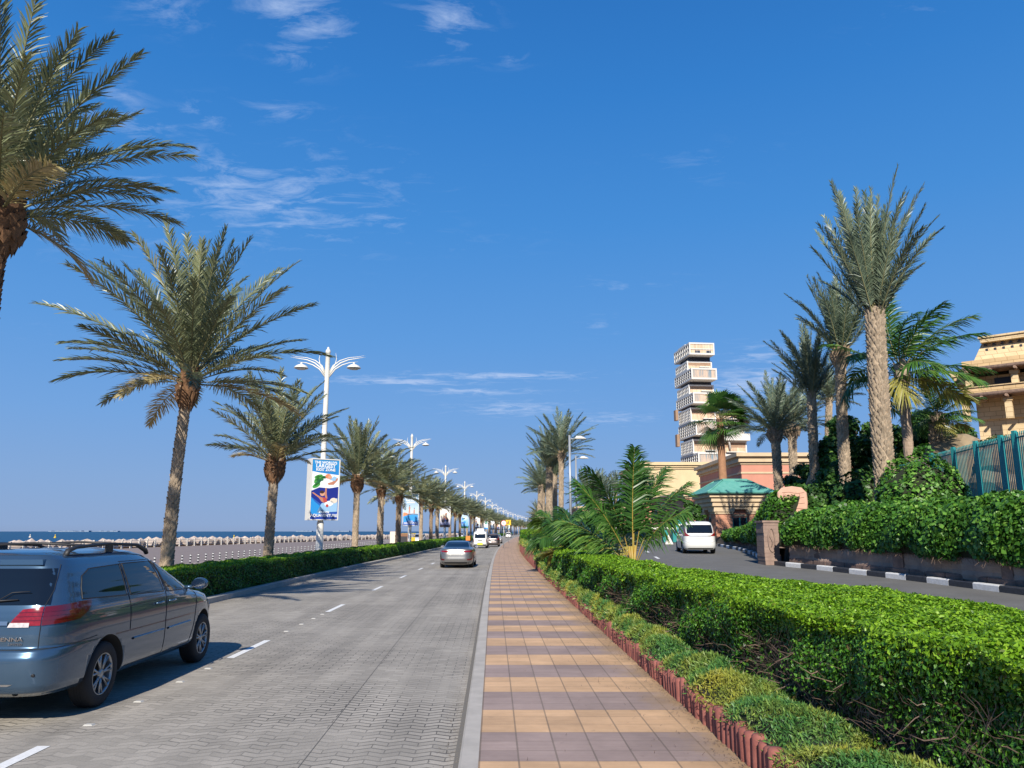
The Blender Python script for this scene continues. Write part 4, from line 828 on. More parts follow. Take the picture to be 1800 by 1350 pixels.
# palms in the middle distance between the two roads
MG = 'date palms between the main road and the side road'
rp_('tallest of the palms beside the grey street lights', 986, 880, 987, 793, 66, .19, .18, crU3, .95, .9, 71, rz=.8, grp=MG, head=1, headr=1.4)
rp_('thick-trunked palm just left of the tallest one near the grey street lights', 965, 880, 966, 822, 70, .30, .27, crU2, .9, .9, 72, rz=2, grp=MG)
rp_('second thick palm trunk in the middle-distance clump', 974, 880, 975, 834, 78, .28, .26, crU2, .95, .9, 73, rz=1, grp=MG)
rp_('leftmost palm of the middle-distance clump, lower than the rest', 948, 890, 951, 852, 88, .28, .26, crU3, .85, .9, 74, rz=1.4, grp=MG)
rp_('palm at the back left of the middle-distance clump', 953, 890, 955, 862, 104, .28, .26, crU3, .9, .9, 75, rz=.2, grp=MG)
for i, (px, py, Y) in enumerate([(1036, 878, 74), (1058, 868, 96), (1046, 884, 110), (1082, 868, 104), (1128, 862, 96)]):
    rp_(['low date palm left of the tall coconut frond', 'date palm seen between the coconut fronds', 'small far palm behind the coconut palms', 'date palm directly behind the tall coconut frond', 'date palm right of the tall coconut frond, before the cream building'][i], px, 925, px, py, Y, .2, .19, crU3, .8, 1.0, 80 + i, rz=i * 1.3, grp='date palms behind the coconut palms')
for i in range(9):
    Y = 165 + i * 32; x = float(K(Y)) + 6.5 + (i % 2) * 1.5
    palm('date_palm', 'small far palm among those on the right of the road where it curves away', 'far palms right of the road', (x, Y, .5), 5.0, crs[(i * 2) % 6], tf[i % 2], cs=.9, rz=i * 1.7)
# fan palm by the guard house
def fan_crown(name, seed, nf, L, wind):
    rng = np.random.default_rng(seed); VL = []; RL = []; VR = []
    for i in range(nf):
        u = (i + .5) / nf; az = i * 2.4; el = 1.4 - 2.1 * u; d = unit(v3([[math.cos(el) * math.cos(az) + wind[0], math.cos(el) * math.sin(az) + wind[1], math.sin(el)]]))[0]
        C = d * L * .55; VR.append(tube_arrays(np.stack([d * L * .55 * q for q in (0, .5, 1)]), .03, .015))
        n = 26; a = np.linspace(-1.9, 1.9, n); S = unit(np.cross([d], [0, 0, 1.]))[0]; U = np.cross(S, d)
        D = unit(np.outer(np.cos(a), d) + np.outer(np.sin(a), S) + np.outer(.15 * np.ones(n), U) + v3([wind]) * .5); l = (L * .5 * rng.uniform(.85, 1.1, n))[:, None]; Wd = unit(np.cross(D, [U])); w = .06
        M_ = C + D * l * .6; T_ = C + D * l; T_[:, 2] -= l[:, 0] * .25; V = np.stack([C - Wd * w * .3, C + Wd * w * .3, M_ + Wd * w, M_ - Wd * w, T_ + Wd * .003, T_ - Wd * .003], 1).reshape(-1, 3); k = np.arange(n)[:, None] * 6
        VL.append((V, np.concatenate([k + [0, 1, 2, 3], k + [3, 2, 4, 5]], 0))); RL.append(np.full(2 * n, np.clip(rng.uniform(.1, .8), 0, 1)))
    V, F = join(VL); V2, F2 = join(VR); return np_mesh(name, np.concatenate([V, V2]), np.concatenate([F, F2 + len(V)]), [M_coco, M_rachis], np.concatenate([np.zeros(len(F), int), np.ones(len(F2), int)]), np.concatenate(RL + [np.zeros(len(F2))]))
M_redtrunk = mat('reddish_trunk', (.33, .17, .09), .9, var=.25, vscale=3, bump=.5, bscale=9)
rp_('fan palm with a bare reddish trunk behind the teal-roofed guard house', 1271, 845, 1265, 738, 66, .42, .30, fan_crown('fan_crown', 4, 44, 3.0, (.55, -.1, 0)), 1.0, 1.1, 69, name='fan_palm', smooth=True, mats=[M_redtrunk])
# broadleaf trees
BL = [('dense dark broadleaf tree behind the tallest palm trunk', 1508, 40, 2.6, [(0, 0, 4.3, 1.5), (-1.0, .3, 3.2, 1.3), (.9, .2, 3.0, 1.4), (.2, -.3, 1.8, 1.4), (-.9, 0, 1.2, 1.1), (1.7, .2, 4.3, 1.0)]),
      ('dark spreading tree behind the coconut palm on the right', 1615, 43, 2.8, [(0, 0, 4.6, 1.7), (-1.6, 0, 3.9, 1.5), (1.6, 0, 4.2, 1.6), (.3, 0, 2.5, 1.8), (2.4, 0, 2.6, 1.5), (-1.8, 0, 2.0, 1.4)]),
      ('low dark tree in front of the pink building', 1408, 47, 2.0, [(0, 0, 3.1, 1.3), (1.3, 0, 2.6, 1.2), (-.9, 0, 1.8, 1.0), (.6, 0, 1.3, 1.3)]),
      ('dark bushy tree between the slim palm and the collared palm', 1460, 44, 2.2, [(0, 0, 2.9, 1.3), (.9, 0, 2.2, 1.2), (-.9, 0, 1.9, 1.2), (.3, 0, 1.0, 1.2)]),
      ('leafy tree filling the gap right of the ragged palm trunk', 1690, 40, 2.8, [(0, 0, 2.9, 1.3), (-1.2, 0, 2.4, 1.2), (.9, 0, 1.9, 1.2)])]
for i, (lab, px, Y, zb, bl) in enumerate(BL): broadleaf(lab, (at(px, 800, Y).x, Y, zb), bl[0][2], bl, 90 + i, sz=.24, dens=620)
broadleaf('pale olive-green bush in front of the sandstone building', (at(1752, 770, 33).x, 33, 3.2), 1.8, [(0, 0, 1.9, 1.2), (-1.0, 0, 1.5, .9), (1.1, 0, 1.6, 1.0), (0, 0, .8, 1.1)], 97, M_olive, sz=.12, dens=1500, name='bush', cat='bush')
broadleaf('small tree standing at the corner of the guard house', P3(1217, 900, 58, 1.1), 2.2, [(0, 0, 2.5, .65), (-.4, 0, 2.9, .45), (.5, 0, 1.9, .5)], 98, M_tree, sz=.22, dens=500, name='small_tree')
for i, (px, Y, s) in enumerate([(1050, 112, 1.3), (1090, 110, 1.2), (1128, 112, 1.3), (1160, 108, 1.1)]):
    clump(['low green shrub left of the island shrubs', 'round shrub second from the left on the lawn island', 'round shrub third from the left on the lawn island', 'low shrub by the teal booth on the lawn island'][i], (at(px, 930, Y).x, Y, 1.4), 2.3 * s, 1.2, .9 * s, .22, 700, M_olive if i % 2 else M_tree, 120 + i)
for i in range(12):
    Y = 110 + i * 26; broadleaf('small far green tree in the belt right of the road bend' , (float(K(Y)) + 12 + (i % 3) * 5, Y, .6), 3, [(0, 0, 3.0, 1.9), (1.8, 0, 2.6, 1.6), (-1.7, 0, 2.3, 1.6)], 130 + i, sz=.5, dens=100)['group'] = 'far trees right of the road'
for i, (px, py, Y, rx, rz_) in enumerate([(1412, 880, 36, 1.0, 1.0), (1452, 885, 34.5, 1.2, 1.1), (1510, 872, 32, 1.1, 1.2), (1470, 850, 37.5, 1.0, 1.3), (1690, 806, 37, 1.6, .9)]):
    p = at(px, py, Y); clump(['dark shrub just right of the pink carved stone', 'dark shrub at the foot of the slim palms', 'dark shrub left of the tallest palm base', 'taller shrub between the slim palm and the collared palm', 'leafy shrub behind the teal fence'][i], (p.x, Y, p.z - .3), rx, .9, rz_, .17, 2200, M_tree, 150 + i, lump=.2)
# ------------------------------------------------------------------ rocks, pillar, monument, fence
M_tanrock = mat('tan_rock', (.36, .27, .16), .95, var=.35, vscale=1.2, bump=.9, bscale=5, col2=(.20, .155, .10))
M_pink = mat('pink_stone', (.52, .30, .22), .85, var=.2, vscale=4, bump=.5, bscale=14, col2=(.62, .39, .28))
for i, (px, py, Y, s) in enumerate([(1430, 842, 42, .7), (1465, 856, 40, .6), (1520, 862, 33, .6), (1660, 830, 33, 1.5), (1700, 838, 31.5, 1.3), (1745, 822, 30.5, 1.7), (1790, 812, 29, 1.6), (1695, 800, 35, 1.7), (1760, 850, 27.5, 1.0)]):
    p = at(px, py, Y); mb = MB(); rock(mb, 0, 0, 0, s, random.Random(200 + i), sub=3); o = mb.build('boulder', M_tanrock, None, (p.x, Y, max(2.8, p.z - .2)))
    props(o, ['tan boulder left of the slim palm', 'tan boulder at the foot of the collared palm', 'tan boulder beside the tallest palm trunk', 'big tan rock behind the left fence panel', 'tan rock behind the second fence panel', 'large tan rock behind the middle of the teal fence', 'large tan rock behind the right end of the fence', 'high tan rock below the ragged palm', 'low tan rock at the foot of the fence'][i], 'rock', 'tan rocks above the wall')
# carved pillar
e = empty('pillar', (float(at(1352, 960, 31.6).x), 31.6, float(ZS(31.6))), 0, 'brown stone pillar with a carved oval at the corner of the ivy wall', 'pillar')
M_pil = mat('pillar_stone', (.21, .14, .115), .92, var=.35, vscale=3, bump=.8, bscale=12, col2=(.32, .23, .18))
mb = MB(); rz_ = random.Random(8); z = 0
while z < 1.62:
    hh = rz_.uniform(.14, .24); q = rz_.uniform(-.012, .012); mb.box(-.30 + q, .30 + q, -.34, .6, z, min(1.66, z + hh) - .006); z += hh
mb.build('shaft', M_pil, e); mb = MB(); mb.box(-.34, .34, -.38, .64, 1.66, 1.74); mb.build('capstone', M_pil, e)
mb = MB(); mb.tube([(.13 * math.cos(a) , -.365, .98 + .46 * math.sin(a)) for a in np.linspace(0, 2 * math.pi, 25)], .028, 6, cap=False)
mb.tube([(.03, -.36, 1.35), (-.05, -.37, 1.1), (.04, -.37, .9), (-.03, -.37, .7)], [.012, .03, .03, .01], 6); mb.build('carved_oval', M_pil, e)
# standing stone with shallow carving
mp_ = at(1392, 893, 33.4); e = empty('carved_stone', (mp_.x, 33.4, 2.25), -.12, 'upright pink carved stone with a rounded top standing in the ivy', 'monument')
out = [(-.56, 0), (-.64, .9), (-.60, 1.35), (-.42, 1.54), (.0, 1.60), (.40, 1.54), (.60, 1.32), (.62, .9), (.50, 0)]
mb = MB(); n = len(out); A = [Vector((x, -.22, z)) for x, z in out]; B = [Vector((x * .96 + .02, .25, z * .98)) for x, z in out]; A2 = [Vector((x * .93, -.26, z * .97 + .02)) for x, z in out]
mb.grid([A2, A, B], closed=True, smooth=False); mb.add(A2, [tuple(range(n))]); mb.add(B, [tuple(range(n))[::-1]]); mb.build('slab', M_pink, e, fix=True)
M_groove = mat('carved_groove', (.33, .18, .13), .95)
mb = MB(); rc = random.Random(5)
for z in (.35, .62, .88, 1.1, 1.32): mb.tube([(-.5 + .1 * rc.random(), -.262, z + .03 * rc.random()), (-.15, -.264, z + rc.uniform(-.05, .05)), (.2, -.264, z + rc.uniform(-.05, .05)), (.48, -.262, z + rc.uniform(-.04, .04))], .011, 5)
for x, z in ((-.3, .5), (.1, .75), (-.1, 1.0), (.3, .5), (-.35, 1.2), (.25, 1.2)): mb.tube([(x, -.263, z - .13), (x + rc.uniform(-.06, .06), -.264, z), (x + .02, -.263, z + .12)], .011, 5)
mb.build('carved_lines', M_groove, e)
# teal fence
M_teal = mat('teal_paint', (.02, .21, .22), .45, var=.15, vscale=3, col2=(.03, .27, .26))
e = empty('metal_fence', (0, 0, 0), 0, 'teal metal fence with thin upright bars running up behind the ivy', 'fence')
FX = [(1782, 757, 22.2), (1758, 765, 23.1), (1714, 775, 24.9), (1675, 786, 26.7), (1637, 796, 28.7)]
tops = [at(*q) for q in FX]; far = at(1560, 822, 33.0); nearp = tops[0] + (tops[0] - tops[2]) * 2.0; pts = [nearp, nearp * .5 + tops[0] * .5] + tops + [far]
for p in pts[:-1]:
    mb = MB(); mb.box(-.055, .055, -.055, .055, 2.5, p.z, 0, TM((p.x, p.y, 0), rz=.3)); mb.build('post', M_teal, e)
for a, b in zip(pts[:-1], pts[1:]):
    d = b - a; L = d.length; mb = MB(); n = int(L / .11)
    for k in range(1, n):
        q = a + d * k / n; z1 = q.z - .06; mb.box(-.011, .011, -.011, .011, 2.6, z1, 0, TM((q.x, q.y, 0)))
    for dz in (-.22, -1.75): mb.tube([a + Vector((0, 0, dz)), b + Vector((0, 0, dz))], .022, 4)
    mb.build('bar_panel', M_teal, e)
# ------------------------------------------------------------------ street furniture
M_lampw = mat('white_lamp_metal', (.66, .64, .58), .4, var=.06)
M_grey = mat('grey_steel', (.34, .36, .38), .4, metal=.3)
M_dark = mat('dark_metal', (.03, .03, .035), .5)
M_lens = mat('lamp_glass', (.55, .55, .5), .25)
def lamp_white(loc, label, grp):
    e = empty('street_lamp', loc, 0, label, 'street lamp', grp)
    mb = MB(); mb.lathe([(.24, -.3), (.24, .05), (.20, .1), (.19, 2.3), (.155, 2.4), (.15, 6), (.135, 10.6), (.13, 11.9), (.15, 11.93), (.15, 12.0), (.10, 12.1), (.07, 12.13), (.06, 12.22), (.001, 12.26)], 14, cap=False); mb.build('pole', M_lampw, e)
    for s in (1, -1):
        mb = MB()
        def arc(p, r): mb.tube([(s * x, 0, z) for x, z in p], [q * .68 for q in r], 7)
        arc([(.12, 10.6), (.35, 11.0), (.75, 11.32), (1.2, 11.5), (1.7, 11.58), (2.15, 11.66)], [.07, .07, .06, .045, .03, .008])
        arc([(.12, 10.75), (.32, 11.15), (.7, 11.45), (1.2, 11.62), (1.8, 11.68), (2.1, 11.76)], [.06, .055, .045, .03, .02, .006])
        arc([(.12, 10.5), (.45, 10.95), (.85, 11.2), (1.25, 11.33), (1.75, 11.38)], [.06, .055, .05, .035, .006])
        arc([(.12, 10.7), (.28, 11.0), (.44, 11.25), (.5, 11.55), (.44, 11.9)], [.05, .05, .045, .03, .008])
        mb.build('arm', M_lampw, e)
        mb = MB(); mb.lathe([(.40, 0), (.40, .03), (.33, .12), (.2, .2), (.06, .25), (.05, .34)], 16, 0, TM((s * 1.5, 0, 11.0))); h_ = mb.build('lamp_head', M_lampw, e)
        mb = MB(); mb.lathe([(.05, -.07), (.25, -.06), (.36, -.004)], 16, 0, TM((s * 1.5, 0, 11.0))); mb.build('diffuser', M_lens, h_)
    return e
def text_obj(body, size, m, parent, M, depth=.002, align='CENTER', sx=1.0, name='lettering', bold=0.0):
    c = bpy.data.curves.new('lettering', 'FONT'); c.body = body; c.size = size; c.align_x = align; c.extrude = depth; c.offset = bold; c.resolution_u = 2
    o = bpy.data.objects.new('t', c); COL.objects.link(o); dg = bpy.context.evaluated_depsgraph_get(); me = bpy.data.meshes.new_from_object(o.evaluated_get(dg)); bpy.data.objects.remove(o); bpy.data.curves.remove(c)
    me.materials.clear(); me.materials.append(m); me.transform(M @ Matrix.Diagonal((sx, 1, 1, 1))); return link(name, me, parent)
ad = {k: mat('ad_' + k, c, .55) for k, c in dict(blue=(.02, .18, .50), navy=(.008, .02, .22), sky=(.28, .48, .68), white=(.8, .82, .82), leaf=(.06, .30, .05), leaf2=(.015, .14, .05), skin=(.48, .20, .12), skin2=(.62, .32, .2), water=(.02, .26, .62), orange=(.65, .22, .10), cream=(.72, .62, .5), dark=(.06, .05, .07), green=(.08, .3, .12), red=(.45, .06, .05), mid=(.05, .12, .42), hair=(.05, .02, .015), teal=(.05, .35, .42)).items()}
def gradmat(name, c0_, c1_, c2_=None):
    m = bpy.data.materials.new(name); m.use_nodes = True; t = m.node_tree; p = t.nodes['Principled BSDF']; c = N(t, 'ShaderNodeTexCoord'); s = N(t, 'ShaderNodeSeparateXYZ'); LK(t, c.outputs['Generated'], s.inputs[0])
    n = N(t, 'ShaderNodeTexNoise', inp={'Scale': 6, 'Detail': 5}); LK(t, c.outputs['Object'], n.inputs['Vector']); v = mth(t, 'ADD', s.outputs[2], mth(t, 'MULTIPLY', mth(t, 'SUBTRACT', n.outputs[0], .5), .25))
    r = N(t, 'ShaderNodeValToRGB'); LK(t, v, r.inputs[0]); e = r.color_ramp.elements; e[0].color = (*c0_, 1); e[1].color = (*c1_, 1)
    if c2_: q = e.new(.5); q.color = (*c2_, 1)
    LK(t, r.outputs[0], p.inputs['Base Color']); p.inputs['Roughness'].default_value = .5; return m
def board(loc, rz, kind, label, z0=2.45, w=1.66, h=3.35, dep=.62, grp='advertising boards on the street lamps'):
    e = empty('advertising_board', (loc[0], loc[1], loc[2] + z0), rz, label, 'billboard', grp)
    mb = MB(); fr = .05
    mb.box(-w / 2, w / 2, -dep / 2, dep / 2, 0, h); o = mb.build('cabinet', M_lampw, e)
    y = -dep / 2
    mb = MB()
    for x0, x1, a, b in ((-w / 2 - .003, -w / 2 + fr, 0.004, h - .004), (w / 2 - fr, w / 2 + .003, 0.004, h - .004), (-w / 2 + fr, w / 2 - fr, h - fr, h + .003), (-w / 2 + fr, w / 2 - fr, -.003, fr)): mb.box(x0, x1, y - .03, y + .01, a, b)
    mb.build('frame', M_lampw, e)
    def poly(pts, key, lay, nm='picture_shape'):
        mb = MB(); n = len(pts); mb.add([(px * w - w / 2, y - .003 - .0035 * lay, pz * h) for px, pz in pts], [tuple(range(n))]); return mb.build(nm, ad[key] if isinstance(key, str) else key, po)
    def blob(cx, cz, rx, rz_, key, lay, n=14, rot=0, nm='picture_shape'):
        return poly([(cx + rx * math.cos(a) * math.cos(rot) - rz_ * math.sin(a) * math.sin(rot), cz + (rx * math.cos(a) * math.sin(rot) + rz_ * math.sin(a) * math.cos(rot)) * w / h * 1.0) for a in np.linspace(0, 2 * math.pi, n, endpoint=False)], key, lay, nm)
    def txt(s, cz, size, lay=3, sx=1.0, m=None): text_obj(s, size, m or ad['white'], po, Matrix.Translation((0, y - .003 - .0035 * lay, cz * h)) @ Matrix.Rotation(math.pi / 2, 4, 'X'), .001, sx=sx, bold=.006)
    def base(m):
        mb = MB(); mb.add([(-w / 2 + fr, y - .002, fr), (w / 2 - fr, y - .002, fr), (w / 2 - fr, y - .002, h - fr), (-w / 2 + fr, y - .002, h - fr)], [(0, 1, 2, 3)]); return mb.build('poster', m, e)
    E_ = fr / w; Eh = fr / h
    if kind == 'kids':
        po = base(gradmat('poster_blue', (.015, .05, .33), (.02, .25, .55), (.02, .16, .5)))
        poly([(E_, .47), (.5, .50), (1 - E_, .55), (1 - E_, .74), (.62, .755), (.3, .77), (E_, .79)], 'white', 1)
        for cx, cz, rx, r2, rot, k in ((.35, .69, .28, .06, .15, 'leaf'), (.3, .65, .24, .05, .1, 'leaf2'), (.16, .56, .24, .07, .5, 'leaf'), (.24, .60, .24, .05, .7, 'leaf2'), (.26, .71, .2, .05, .3, 'leaf'), (.20, .66, .2, .06, 1.1, 'leaf'), (.5, .70, .2, .045, .2, 'leaf2')): blob(max(.2, cx), cz, min(rx, .15), r2, k, 2, rot=rot)
        blob(.60, .715, .105, .08, 'orange', 3); blob(.66, .70, .07, .07, 'skin2', 4); poly([(.58, .60), (.75, .63), (.97 - E_, .70), (.97 - E_, .66), (.8, .58), (.62, .575)], 'skin', 3); poly([(.66, .66), (.80, .72), (.90, .70), (.84, .64)], 'sky', 4)
        poly([(E_, .38), (E_, .47), (.30, .53), (.65, .52), (1 - E_, .545), (1 - E_, .30), (.5, .22)], 'navy', 2)
        poly([(E_, .10), (E_, .38), (.16, .30), (.38, .22), (.5, .14), (.3, .08)], 'water', 3); poly([(.25, .12), (.4, .27), (.6, .30), (.80, .34), (.95, .36), (.95, .14)], 'sky', 3); blob(.66, .27, .16, .09, 'white', 4, rot=.2); blob(.82, .32, .13, .09, 'cream', 4)
        poly([(.06, .44), (.10, .45), (.34, .38), (.45, .36), (.55, .34), (.60, .30), (.48, .28), (.40, .30), (.30, .36)], 'skin', 4); poly([(.54, .35), (.50, .40), (.51, .52), (.56, .53), (.57, .42), (.60, .35)], 'skin', 4); blob(.42, .43, .085, .085, 'skin2', 5); blob(.40, .455, .08, .05, 'hair', 6); poly([(.43, .37), (.56, .36), (.60, .30), (.48, .28)], 'red', 5)
        blob(.60, .235, .05, .05, 'red', 5)
        txt("THE WORLD'S", .918, .20); txt('LARGEST', .855, .28); txt("KIDS' ZONE", .80, .21, 6); txt('ATLANTIS', .115, .13, 5); txt('AQUAVENTURE', .055, .215, 5)
    elif kind == 'dolphin':
        po = base(gradmat('poster_pale', (.50, .62, .72), (.10, .24, .42), (.42, .55, .66)))
        poly([(E_, Eh), (1 - E_, Eh), (1 - E_, .335), (.6, .345), (.3, .32), (E_, .28)], 'water', 1); poly([(E_, Eh), (1 - E_, Eh), (1 - E_, .12), (.4, .14), (E_, .10)], 'mid', 2); poly([(E_, .285), (.3, .325), (.6, .35), (1 - E_, .34), (1 - E_, .365), (.6, .37), (.3, .35)], 'dark', 2)
        poly([(E_, .29), (E_, .39), (.12, .41), (.3, .39), (.34, .335)], 'orange', 3)
        poly([(.36, .36), (.38, .50), (.36, .56), (.42, .60), (.48, .56), (.46, .50), (.47, .36), (.43, .36), (.42, .46), (.40, .36)], 'skin', 4); blob(.42, .615, .035, .035, 'hair', 5); poly([(.67, .38), (.68, .48), (.72, .53), (.76, .48), (.76, .38)], 'skin', 4); blob(.72, .54, .03, .03, 'hair', 5); poly([(.56, .38), (.57, .48), (.60, .48), (.60, .38)], 'cream', 4)
        txt("DUBAI'S #1", .89, .19); txt('DOLPHIN', .825, .30); txt('PADDLE', .755, .28); txt('EXPERIENCE', .70, .16); txt('ATLANTIS', .125, .10, 4); txt('AQUAVENTURE', .06, .19, 4)
    else:
        pal = dict(family=('cream', 'skin', 'skin2', 'dark', 'mid'), slide=('sky', 'white', 'mid', 'leaf2', 'water'), resort=('cream', 'white', 'orange', 'dark', 'sky'), garden=('white', 'green', 'leaf', 'water', 'sky'))[kind]
        po = base(gradmat('poster_' + kind, ad[pal[4]].node_tree.nodes['Principled BSDF'].inputs['Base Color'].default_value[:3], (.55, .65, .75), ad[pal[0]].node_tree.nodes['Principled BSDF'].inputs['Base Color'].default_value[:3]))
        r = random.Random(kind + str(round(loc[1])))
        for k in range(9): blob(.24 + .52 * r.random(), .22 + .5 * r.random(), .10 + .10 * r.random(), .07 + .08 * r.random(), pal[1 + k % 4], 1 + k % 5, rot=r.random() * 3)
        poly([(E_, Eh), (1 - E_, Eh), (1 - E_, .13), (E_, .13)], pal[3], 6); poly([(.2, .90), (.8, .90), (.8, .93), (.2, .93)], 'white' if kind != 'slide' else 'mid', 6)
    return e
LP = [(43 + 40 * k) for k in range(15)]
kinds = ['kids', 'dolphin', 'family', 'slide', 'resort', 'garden', 'resort', 'family', 'slide', 'garden']
labs = ['largest, nearest advert board reading the worlds largest kids zone', 'blue and white advert board with dolphin lettering, second along the road', 'advert board with a brown family picture, third along the road', 'advert board with green and white shapes, fourth along the road', 'pale resort advert board, fifth along the road', 'green and white advert board, sixth along the road', 'pale far advert board, seventh along the road', 'brownish far advert board, eighth along the road', 'tiny far advert board, ninth along the road', 'tiny far advert board, tenth along the road']
for i, Y in enumerate(LP):
    X = XP(Y) - (.1 if i == 0 else 0); lab = f'white winged double street lamp in the median, {ORD[i]} along the road' if i < 8 else 'tiny far white winged street lamp among the last of the row'
    lamp_white((X, Y, .1), lab, 'white double street lamps in the median')
    if i < 10: board((X + .05, Y - .0, .1), [math.radians(35), math.radians(9), math.radians(6)][min(i, 2)], kinds[i], labs[i])
# grey single-arm lights on the right
for i, (px, py, Y) in enumerate([(1001, 765, 60), (1012, 801, 78), (968, 850, 150), (978, 862, 118)]):
    p = at(px, py, Y); zb = 1.0; e = empty('street_light', (p.x, Y, zb), 0, ['grey single-arm street light in front of the middle-distance palms', 'grey single-arm street light just behind the nearer one', 'farthest grey street light in the palm clump', 'third grey street light, hidden among the palms'][i], 'street light', 'grey single-arm street lights')
    h = p.z - zb; mb = MB(); mb.tube([(0, 0, -.2), (0, 0, h)], [.11, .085], 8); mb.build('pole', M_grey, e)
    mb = MB(); mb.tube([(.0, 0, h - .3), (.45, 0, h - .28)], .04, 6); mb.build('arm', M_grey, e)
    mb = MB(); mb.grid([[(x, yy * wd, h - .28 + zz * tk) for yy, zz in ((-1, 0), (-.7, .8), (0, 1), (.7, .8), (1, 0), (0, -.25))] for x, wd, tk in ((.4, .08, .05), (.55, .22, .22), (.85, .24, .24), (1.15, .13, .12), (1.3, .03, .02))], closed=True); mb.build('lamp_head', M_lampw, e)
# signs on the pavement edge
def pole_sign(px, py, Y, shape, lab, rad=.3, text=None):
    p = at(px, py, Y); x = p.x; e = empty('road_sign', (x, Y, .12), 0, lab, 'road sign'); mb = MB(); mb.tube([(0, 0, 0), (0, 0, p.z + .1)], .035, 8); mb.build('pole', M_grey, e); z = p.z - .12
    if shape == 'round':
        for r, y, key in ((rad, -.05, 'red'), (rad * .8, -.075, 'white')): mb = MB(); mb.prism([(r * math.cos(a), r * math.sin(a)) for a in np.linspace(0, 2 * math.pi, 24, endpoint=False)], 0, .02, 0, Matrix.Translation((0, y, z)) @ Matrix.Rotation(math.pi / 2, 4, 'X')); mb.build('plate' if key == 'red' else 'face', ad[key], e)
        text_obj(text, rad * 1.15, ad['dark'], e, Matrix.Translation((0, -.099, z - rad * .38)) @ Matrix.Rotation(math.pi / 2, 4, 'X'))
    else:
        mb = MB(); mb.prism([(-rad, -rad), (rad, -rad), (rad, rad), (-rad, rad)] if shape == 'square' else [(0, -rad * 1.3), (rad * 1.3, 0), (0, rad * 1.3), (-rad * 1.3, 0)], 0, .02, 0, Matrix.Translation((0, -.05, z)) @ Matrix.Rotation(math.pi / 2, 4, 'X')); mb.build('plate', mat('sign_yellow', (.75, .45, .01), .5), e)
        mb = MB(); mb.prism([(-.05, -.28), (.1, -.1), (.02, .1), (.2, .28), (.05, .30), (-.12, .05), (-.18, -.2)], 0, .01, 0, Matrix.Translation((0, -.072, z)) @ Matrix.Rotation(math.pi / 2, 4, 'X')); mb.build('symbol', ad['dark'], e)
    return e
pole_sign(885.5, 919.5, 86, 'round', 'round speed limit sign on a thin pole at the pavement edge', .31, '40')
pole_sign(893.5, 918.5, 128, 'square', 'yellow warning sign on a pole beyond the speed limit sign', .42)
# bollards beyond the hedge
def bollard_mesh():
    mb = MB(); z = 0
    for i in range(6): mb.lathe([(.075, .02 + i * .115 + (.035 if i % 2 else 0)), (.075, .02 + (i + 1) * .115 + (0 if i % 2 else .035))], 10, i % 2, cap=False)
    mb.lathe([(.11, 0), (.11, .03), (.075, .05)], 10, 0, cap=False); mb.lathe([(.075, .71), (.06, .75), (.001, .77)], 10, 0, cap=False); mb.lathe([(.079, .36), (.079, .40)], 10, 0)
    mb.v = [(x * .72, y * .72, z * .75) for x, y, z in mb.v]; return mb.mesh('bollard', [M_kblack, M_kwhite])
bm_ = bollard_mesh(); Y = 38.0; i = 0
while Y < 128:
    props(link('bollard', bm_, None, (float(K(Y)) - 18.9, Y, -.03)), 'black and white striped bollard in the row beyond the median hedge', 'bollard', 'striped bollards beyond the median hedge'); Y += 1.28
# promenade railing: white posts with two rails
M_rail = mat('white_rail_paint', (.62, .57, .50), .6, var=.1)
e = empty('promenade_railing', (0, 0, 0), 0, 'white railing with stout posts along the sea promenade', 'railing')
pm = MB(); pm.box(-.09, .09, -.09, .09, 0, .98, taper=(.8, .8)); pm.box(-.10, .10, -.10, .10, .98, 1.03); pmm = pm.mesh('railing_post', M_rail); rail = MB(); A = []; Y = 46.0; k = 0
while k < 98:
    x = float(shore(Y)) + .55; link('post', pmm, e, (x, Y, -.03)); A.append((x, Y)); Y += 2.0 if Y < 150 else 3.2; k += 1
for z in (.22, .5, .86): rail.tube([(x, y, z) for x, y in A], .03, 5)
rail.build('rails', M_rail, e)
# things on the promenade
M_y = mat('yellow_plastic', (.62, .44, .03), .5); M_br = mat('brown_panel', (.22, .11, .06), .7, var=.2)
x0 = at(718, 944, 112); e = empty('cart', (x0.x, 112, -.03), .3, 'small yellow cart on the promenade beside the second lamp post', 'cart')
mb = MB(); mb.box(-.9, .9, -.4, .4, .55, 1.15); mb.build('body', M_y, e); mb = MB(); mb.box(-1.0, 1.0, -.5, .5, 1.65, 1.72); [mb.tube([(a, b, 1.1), (a, b, 1.66)], .03, 5) for a in (-.85, .85) for b in (-.35, .35)]; mb.build('canopy', M_y, e)
for a in (-.6, .6): mb = MB(); mb.lathe([(.24, -.05), (.24, .05)], 12, 0, Matrix.Translation((a, -.45, .27)) @ Matrix.Rotation(math.pi / 2, 4, 'X')); mb.build('wheel', M_dark, e)
x0 = at(706, 946, 108); e = empty('kiosk', (x0.x, 108, -.03), .2, 'small brown and cream kiosk on the promenade', 'kiosk'); mb = MB(); mb.box(-.8, .8, -.5, .5, 0, 1.7); mb.build('cabin', M_br, e); mb = MB(); mb.box(-1.6, -.82, -.48, .48, 0, 1.95); mb.build('side_panel', ad['cream'], e); mb = MB(); mb.box(-.7, .7, -.54, -.505, .2, 1.3); mb.build('door', M_dark, e)
